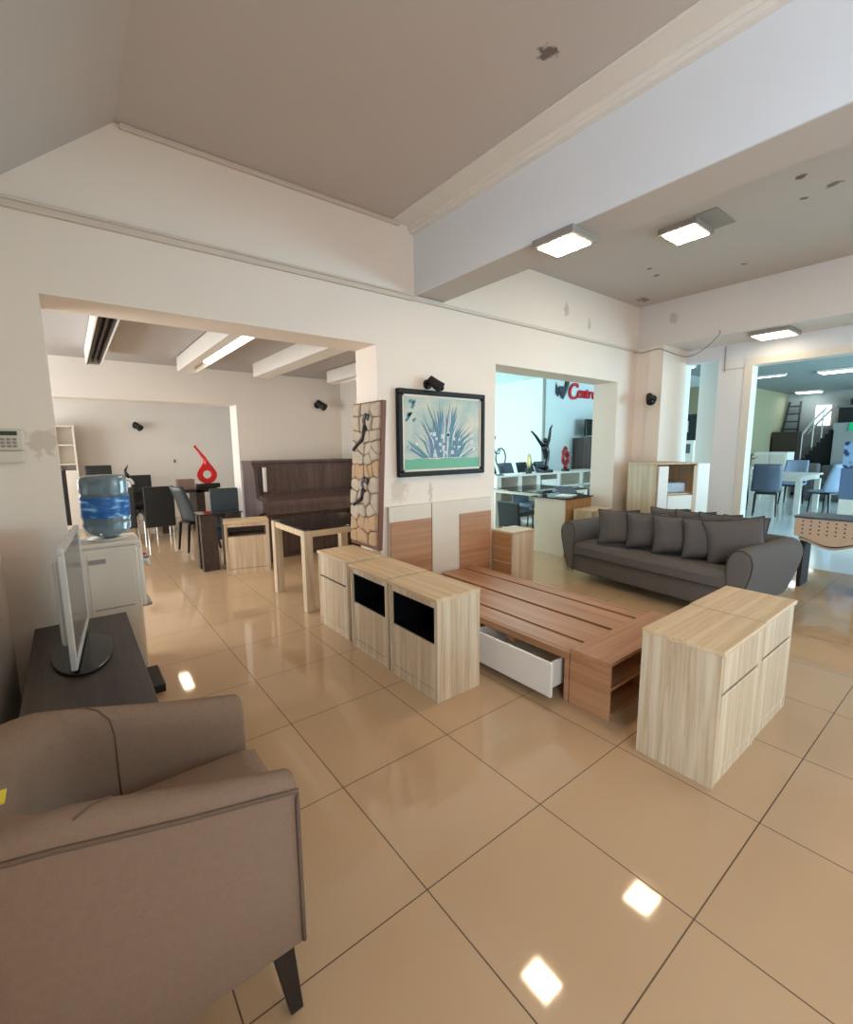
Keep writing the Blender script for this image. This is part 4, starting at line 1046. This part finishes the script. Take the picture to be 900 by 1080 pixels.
m.build('emblem', 'sgrey', t)

# ================================================================== HALL BEYOND THE WIDE OPENING
curved_chair('slate blue chair seen from behind near the window frame', (11.35, 3.12, 0), .25, 'slate_seat', 'darkleg').scale = (1, 1.02, 1.12)
c0 = curved_chair('pale blue chair right of the white table, nearer of two', (12.15, 2.28, 0), 1.05, 'blue_seat', 'darkleg'); c0.scale = (1, 1, 1.12)
dup(c0, (12.85, 2.15, 0), 1.05, 'pale blue chair right of the white table, farther of two')
dup(c0, (13.9, 3.3, 0), PI, 'pale blue chair on the far side of the white table')
dup(c0, (12.1, 3.9, 0), -PI / 2 + .2, 'pale blue chair left of the white table mostly behind the window frame')
t = thing('dining_table', 'white dining table among the blue chairs in the hall', 'table', (12.6, 3.1, 0))
MB().box(-.75, .85, -.45, .5, .77, .81).build('tabletop', 'white', t, bevel=.004)
MB().box(-.7, .8, -.4, .45, .69, .77).build('apron', 'white', t)
for x in (-.68, .78):
    for y in (-.38, .43): MB().box(x - .05, x + .05, y - .05, y + .05, 0, .69).build('leg', 'white', t, bevel=.004)
t = thing('white_chest', 'white panelled chest behind the white table', 'chest', (15.2, 4.1, 0))
MB().box(-.3, .3, -.4, .4, 0, 1.25).build('body', 'white', t, bevel=.006)
for y in (-.36, .02): MB().box(-.315, -.3, y, y + .34, .65, 1.18).build('door', 'plastic', t, bevel=.004)
t = thing('side_table', 'low pale table with things on it beside the window frame', 'table', (14.0, 4.35, 0))
MB().box(-.5, .5, -.3, .3, .85, .89).build('tabletop', 'white', t)
for x in (-.42, .42):
    for y in (-.24, .24): MB().box(x - .03, x + .03, y - .03, y + .03, 0, .85).build('leg', 'white', t)
t = thing('potted_plant', 'dark green potted plant on the low pale table', 'plant', (14.05, 4.42, .89))
MB().lathe([(.07, 0), (.1, .16), (.09, .17)], (0, 0, 0), 16).build('pot', 'plastic', t)
m = MB(); rnd = random.Random(5)
for k in range(40):
    a = rnd.uniform(0, 2 * PI); e = rnd.uniform(.2, 1.3); L_ = rnd.uniform(.2, .42); d_ = Vector((math.cos(a) * math.cos(e), math.sin(a) * math.cos(e), math.sin(e)))
    p = Vector((0, 0, .15)) + d_ * L_; sd = Vector((-math.sin(a), math.cos(a), 0)) * .035
    m.add([Vector((0, 0, .15)), p * .6 + Vector((0, 0, .05)) + sd, p, p * .6 + Vector((0, 0, .05)) - sd], [(0, 1, 2, 3)])
m.build('foliage', 'leaf', t)
def couch(label, loc3, rz, mat, w=2.0):
    t = thing('couch', label, 'sofa', loc3, rz)
    MB().box(-.4, .4, -w / 2, w / 2, .08, .42).build('base', mat, t, bevel=.03)
    MB().box(.2, .45, -w / 2, w / 2, .3, .9).build('backrest', mat, t, bevel=.05)
    for y in (-w / 2 - .1, w / 2 + .1): MB().box(-.4, .45, y - .12, y + .12, .06, .62).build('armrest', mat, t, bevel=.05)
    for y in (-w / 4, w / 4): MB().box(-.38, .2, y - w / 4 + .02, y + w / 4 - .02, .42, .55).build('seat_cushion', mat, t, bevel=.03)
    for x in (-.34, .38):
        for y in (-w / 2, w / 2): MB().box(x - .03, x + .03, y - .03, y + .03, 0, .08).build('leg', 'darkleg', t)
    return t
couch('grey couch in the hall below the counter, right one', (16.9, 2.2, 0), 0, 'couch', 1.5)
couch('grey couch in the hall behind the white chest', (16.7, 3.95, 0), 0, 'couch', 1.0)
couch('darker couch standing before the grey ones in the hall', (15.4, 2.5, 0), 0, 'couch2', 1.3)
t = thing('headboard_stack', 'upright steel blue upholstered headboard at the right edge of the hall', 'headboard', (10.6, 1.72, 0), -.25)
MB().box(0, .12, -.6, .16, .5, 1.05).build('padding', 'bluefab', t, bevel=.03)
MB().box(-.03, .15, -.6, .14, 1.05, 1.50).build('floral_pad', 'floral', t, bevel=.04)
MB().box(.02, .1, -.6, .14, 0, .5).build('base', 'white', t)
MB().box(-.01, .1, -.5, .02, 1.51, 1.56).build('rail', 'white', t)
t = thing('mezzanine_counter', 'pale grey counter with a bright green banner at the back of the hall', 'counter', (17.6, 1.2, 0))
MB().box(-.1, .1, -3.0, 2.12, 0, 1.85).build('front_panel', 'grey_wall', t)
MB().box(-.13, .3, -3.0, 2.14, 1.85, 2.05).build('parapet', 'grey_wall', t)
MB().box(-.15, -.13, -3.0, 1.8, 1.82, 2.04).build('banner', 'green', t)
t = thing('shelving', 'dark shelving with pale upright above the green banner', 'shelf', (18.2, 3.10, 0))
MB().box(-.2, .25, -.9, .25, 0, 2.5).build('body', 'blackm', t)
MB().box(-.22, -.2, -.35, -.25, 1.9, 2.5).build('upright', 'grey_wall', t)
MB().box(-.22, .25, -.95, .3, 2.5, 2.56).build('top_board', 'couch', t)
tag(MB().box(18.05, 18.35, 2.9, 3.12, 2.565, 2.75).build('speaker_box', 'blackm'), 'small black box on top of the dark shelving', 'speaker')
struct(MB().box(18.44, 18.5, 3.62, 3.98, 2.02, 2.62).build('window_1', 'pane_glow'))
tag(MB().box(18.34, 18.48, -1.5, 2.0, 2.06, 2.75).build('brown_wall_panel', 'tan_ply'), 'brown wooden panel on the wall right of the dark shelving', 'panel')  # flat wooden panel on the wall, not a shutter
t = thing('ladder', 'dark step ladder leaning near the corner of the hall', 'ladder', (18.04, 4.5, 0))
for y in (-.19, .19): MB().tube([(-.1, y * 1.2, 1.3), (.35, y * .75, 2.78)], .03, 8).build('side_rail', 'blackm', t)
for k in range(6):
    u = (k + .6) / 6.2; MB().box(-.1 + .45 * u - .03, -.1 + .45 * u + .03, -.2 + .05 * u, .2 - .05 * u, 1.3 + 1.48 * u - .02, 1.3 + 1.48 * u + .02).build('rung', 'blackm', t)
for y in (-.22, .22): MB().tube([(-.45, y * 1.3, 0), (-.1, y * 1.2, 1.3)], .03, 8).build('lower_rail', 'blackm', t)
tag(MB().box(17.2, 17.52, 4.05, 4.7, 0, 1.82).build('dark_crate', 'louver', bevel=.01), 'big dark brown crate in front of the ladder', 'crate')
t = thing('staircase', 'dark stairs with pale handrails rising to the bright window', 'stairs', (18.0, 3.62, 0))
for k in range(9): MB().box(-.35, .35, (.40 - k * .08), (.49 - k * .08), 0, .9 + k * .12).build('step', 'blackm', t)
for x in (-.36, .3): MB().tube([(x, .45, 1.75), (x, .25, 2.1), (x, -.05, 2.5)], .03, 8).build('handrail', 'silver', t)
for y, z in ((.45, 1.8), (.2, 2.15), (0, 2.42)): MB().tube([(-.36, y, z - .8), (-.36, y, z)], .02, 8).build('baluster', 'silver', t)
t = thing('dark_shelf_unit', 'dark shelf unit with pinned white notice, seen through the narrow slot', 'shelf', (11.5, 4.72, 0), -.4)
MB().box(-.2, .2, -.5, .5, 0, 2.15).build('body', 'blackm', t, bevel=.005); MB().box(-.215, -.2, -.12, .08, 1.75, 2.0).build('notice', 'paper', t)
t = thing('white_cupboard', 'low white cupboard visible through the narrow slot', 'cupboard', (9.9, 4.12, 0), -.4)
MB().box(-.25, .25, -.4, .4, 0, 1.55).build('body', 'white', t, bevel=.005); MB().box(-.26, -.25, -.33, .33, 1.3, 1.48).build('screen_panel', 'sgrey', t)

# ================================================================== LIGHT
def area(name, loc3, rot, sx, sy, power, col):
    l = bpy.data.lights.new(name, 'AREA'); l.shape = 'RECTANGLE'; l.size = sx; l.size_y = sy; l.energy = power; l.color = col
    o = bpy.data.objects.new(name, l); C.objects.link(o); o.location = loc3; o.rotation_euler = rot
    return o
# daylight entering the shop window of the left wall, behind the photographer
area('daylight_left_window', (-.4, -2.35, 1.3), (0, -PI / 2, 0), 2.3, 2.8, 195, (.64, .82, 1))
# daylight entering the glazed front of the hall
area('daylight_hall_front', (13, -4.45, 1.45), (PI / 2, 0, 0), 9, 2.4, 1050, (.50, .84, 1))
# daylight of the left side of the back rooms
area('daylight_back_room', (-2.3, 5.1, 1.5), (0, -PI / 2, 0), 1.8, 2.0, 95, (.86, .93, 1))
area('daylight_far_room', (-2.3, 9.0, 1.4), (0, -PI / 2, 0), 1.8, 3.0, 110, (.9, .95, 1))

area('showroom_left_fill', (3.7, 8.3, 1.6), (0, -PI / 2, 0), 2.4, 2.8, 200, (.50, .88, 1))  # unseen fill added to brighten the showroom wall facing it
wd = bpy.data.worlds.new('World'); bpy.context.scene.world = wd; wd.use_nodes = True
bg = wd.node_tree.nodes['Background']; bg.inputs[0].default_value = (.72, .87, 1, 1); bg.inputs[1].default_value = 1.0

# ================================================================== CAMERA
f, yaw, pitch, roll = 482.186474, .661262135, .141365531, -.00907827388
fw = Vector((math.cos(pitch) * math.sin(yaw), math.cos(pitch) * math.cos(yaw), -math.sin(pitch)))
r = Vector((math.cos(yaw), -math.sin(yaw), 0)); u = r.cross(fw)
c_, s_ = math.cos(roll), math.sin(roll)
R_ = c_ * r + s_ * u; U_ = -s_ * r + c_ * u
cam = bpy.data.cameras.new('Camera'); cam.sensor_fit = 'HORIZONTAL'; cam.sensor_width = 36; cam.lens = f / 900 * 36; cam.clip_start = .02
co = bpy.data.objects.new('Camera', cam); C.objects.link(co)
co.matrix_world = Matrix(((R_.x, U_.x, -fw.x, 0), (R_.y, U_.y, -fw.y, 0), (R_.z, U_.z, -fw.z, 1.47), (0, 0, 0, 1)))
sc = bpy.context.scene; sc.camera = co
sc.view_settings.view_transform = 'Standard'; sc.view_settings.look = 'None'; sc.view_settings.gamma = 1; sc.view_settings.use_curve_mapping = False
sc.view_settings.exposure = -0.04
sc.cycles.use_denoising = True; sc.cycles.max_bounces = 10; sc.cycles.diffuse_bounces = 6; sc.cycles.glossy_bounces = 5; sc.cycles.transmission_bounces = 8
sc.cycles.sample_clamp_indirect = 8; sc.cycles.caustics_reflective = False; sc.cycles.caustics_refractive = False
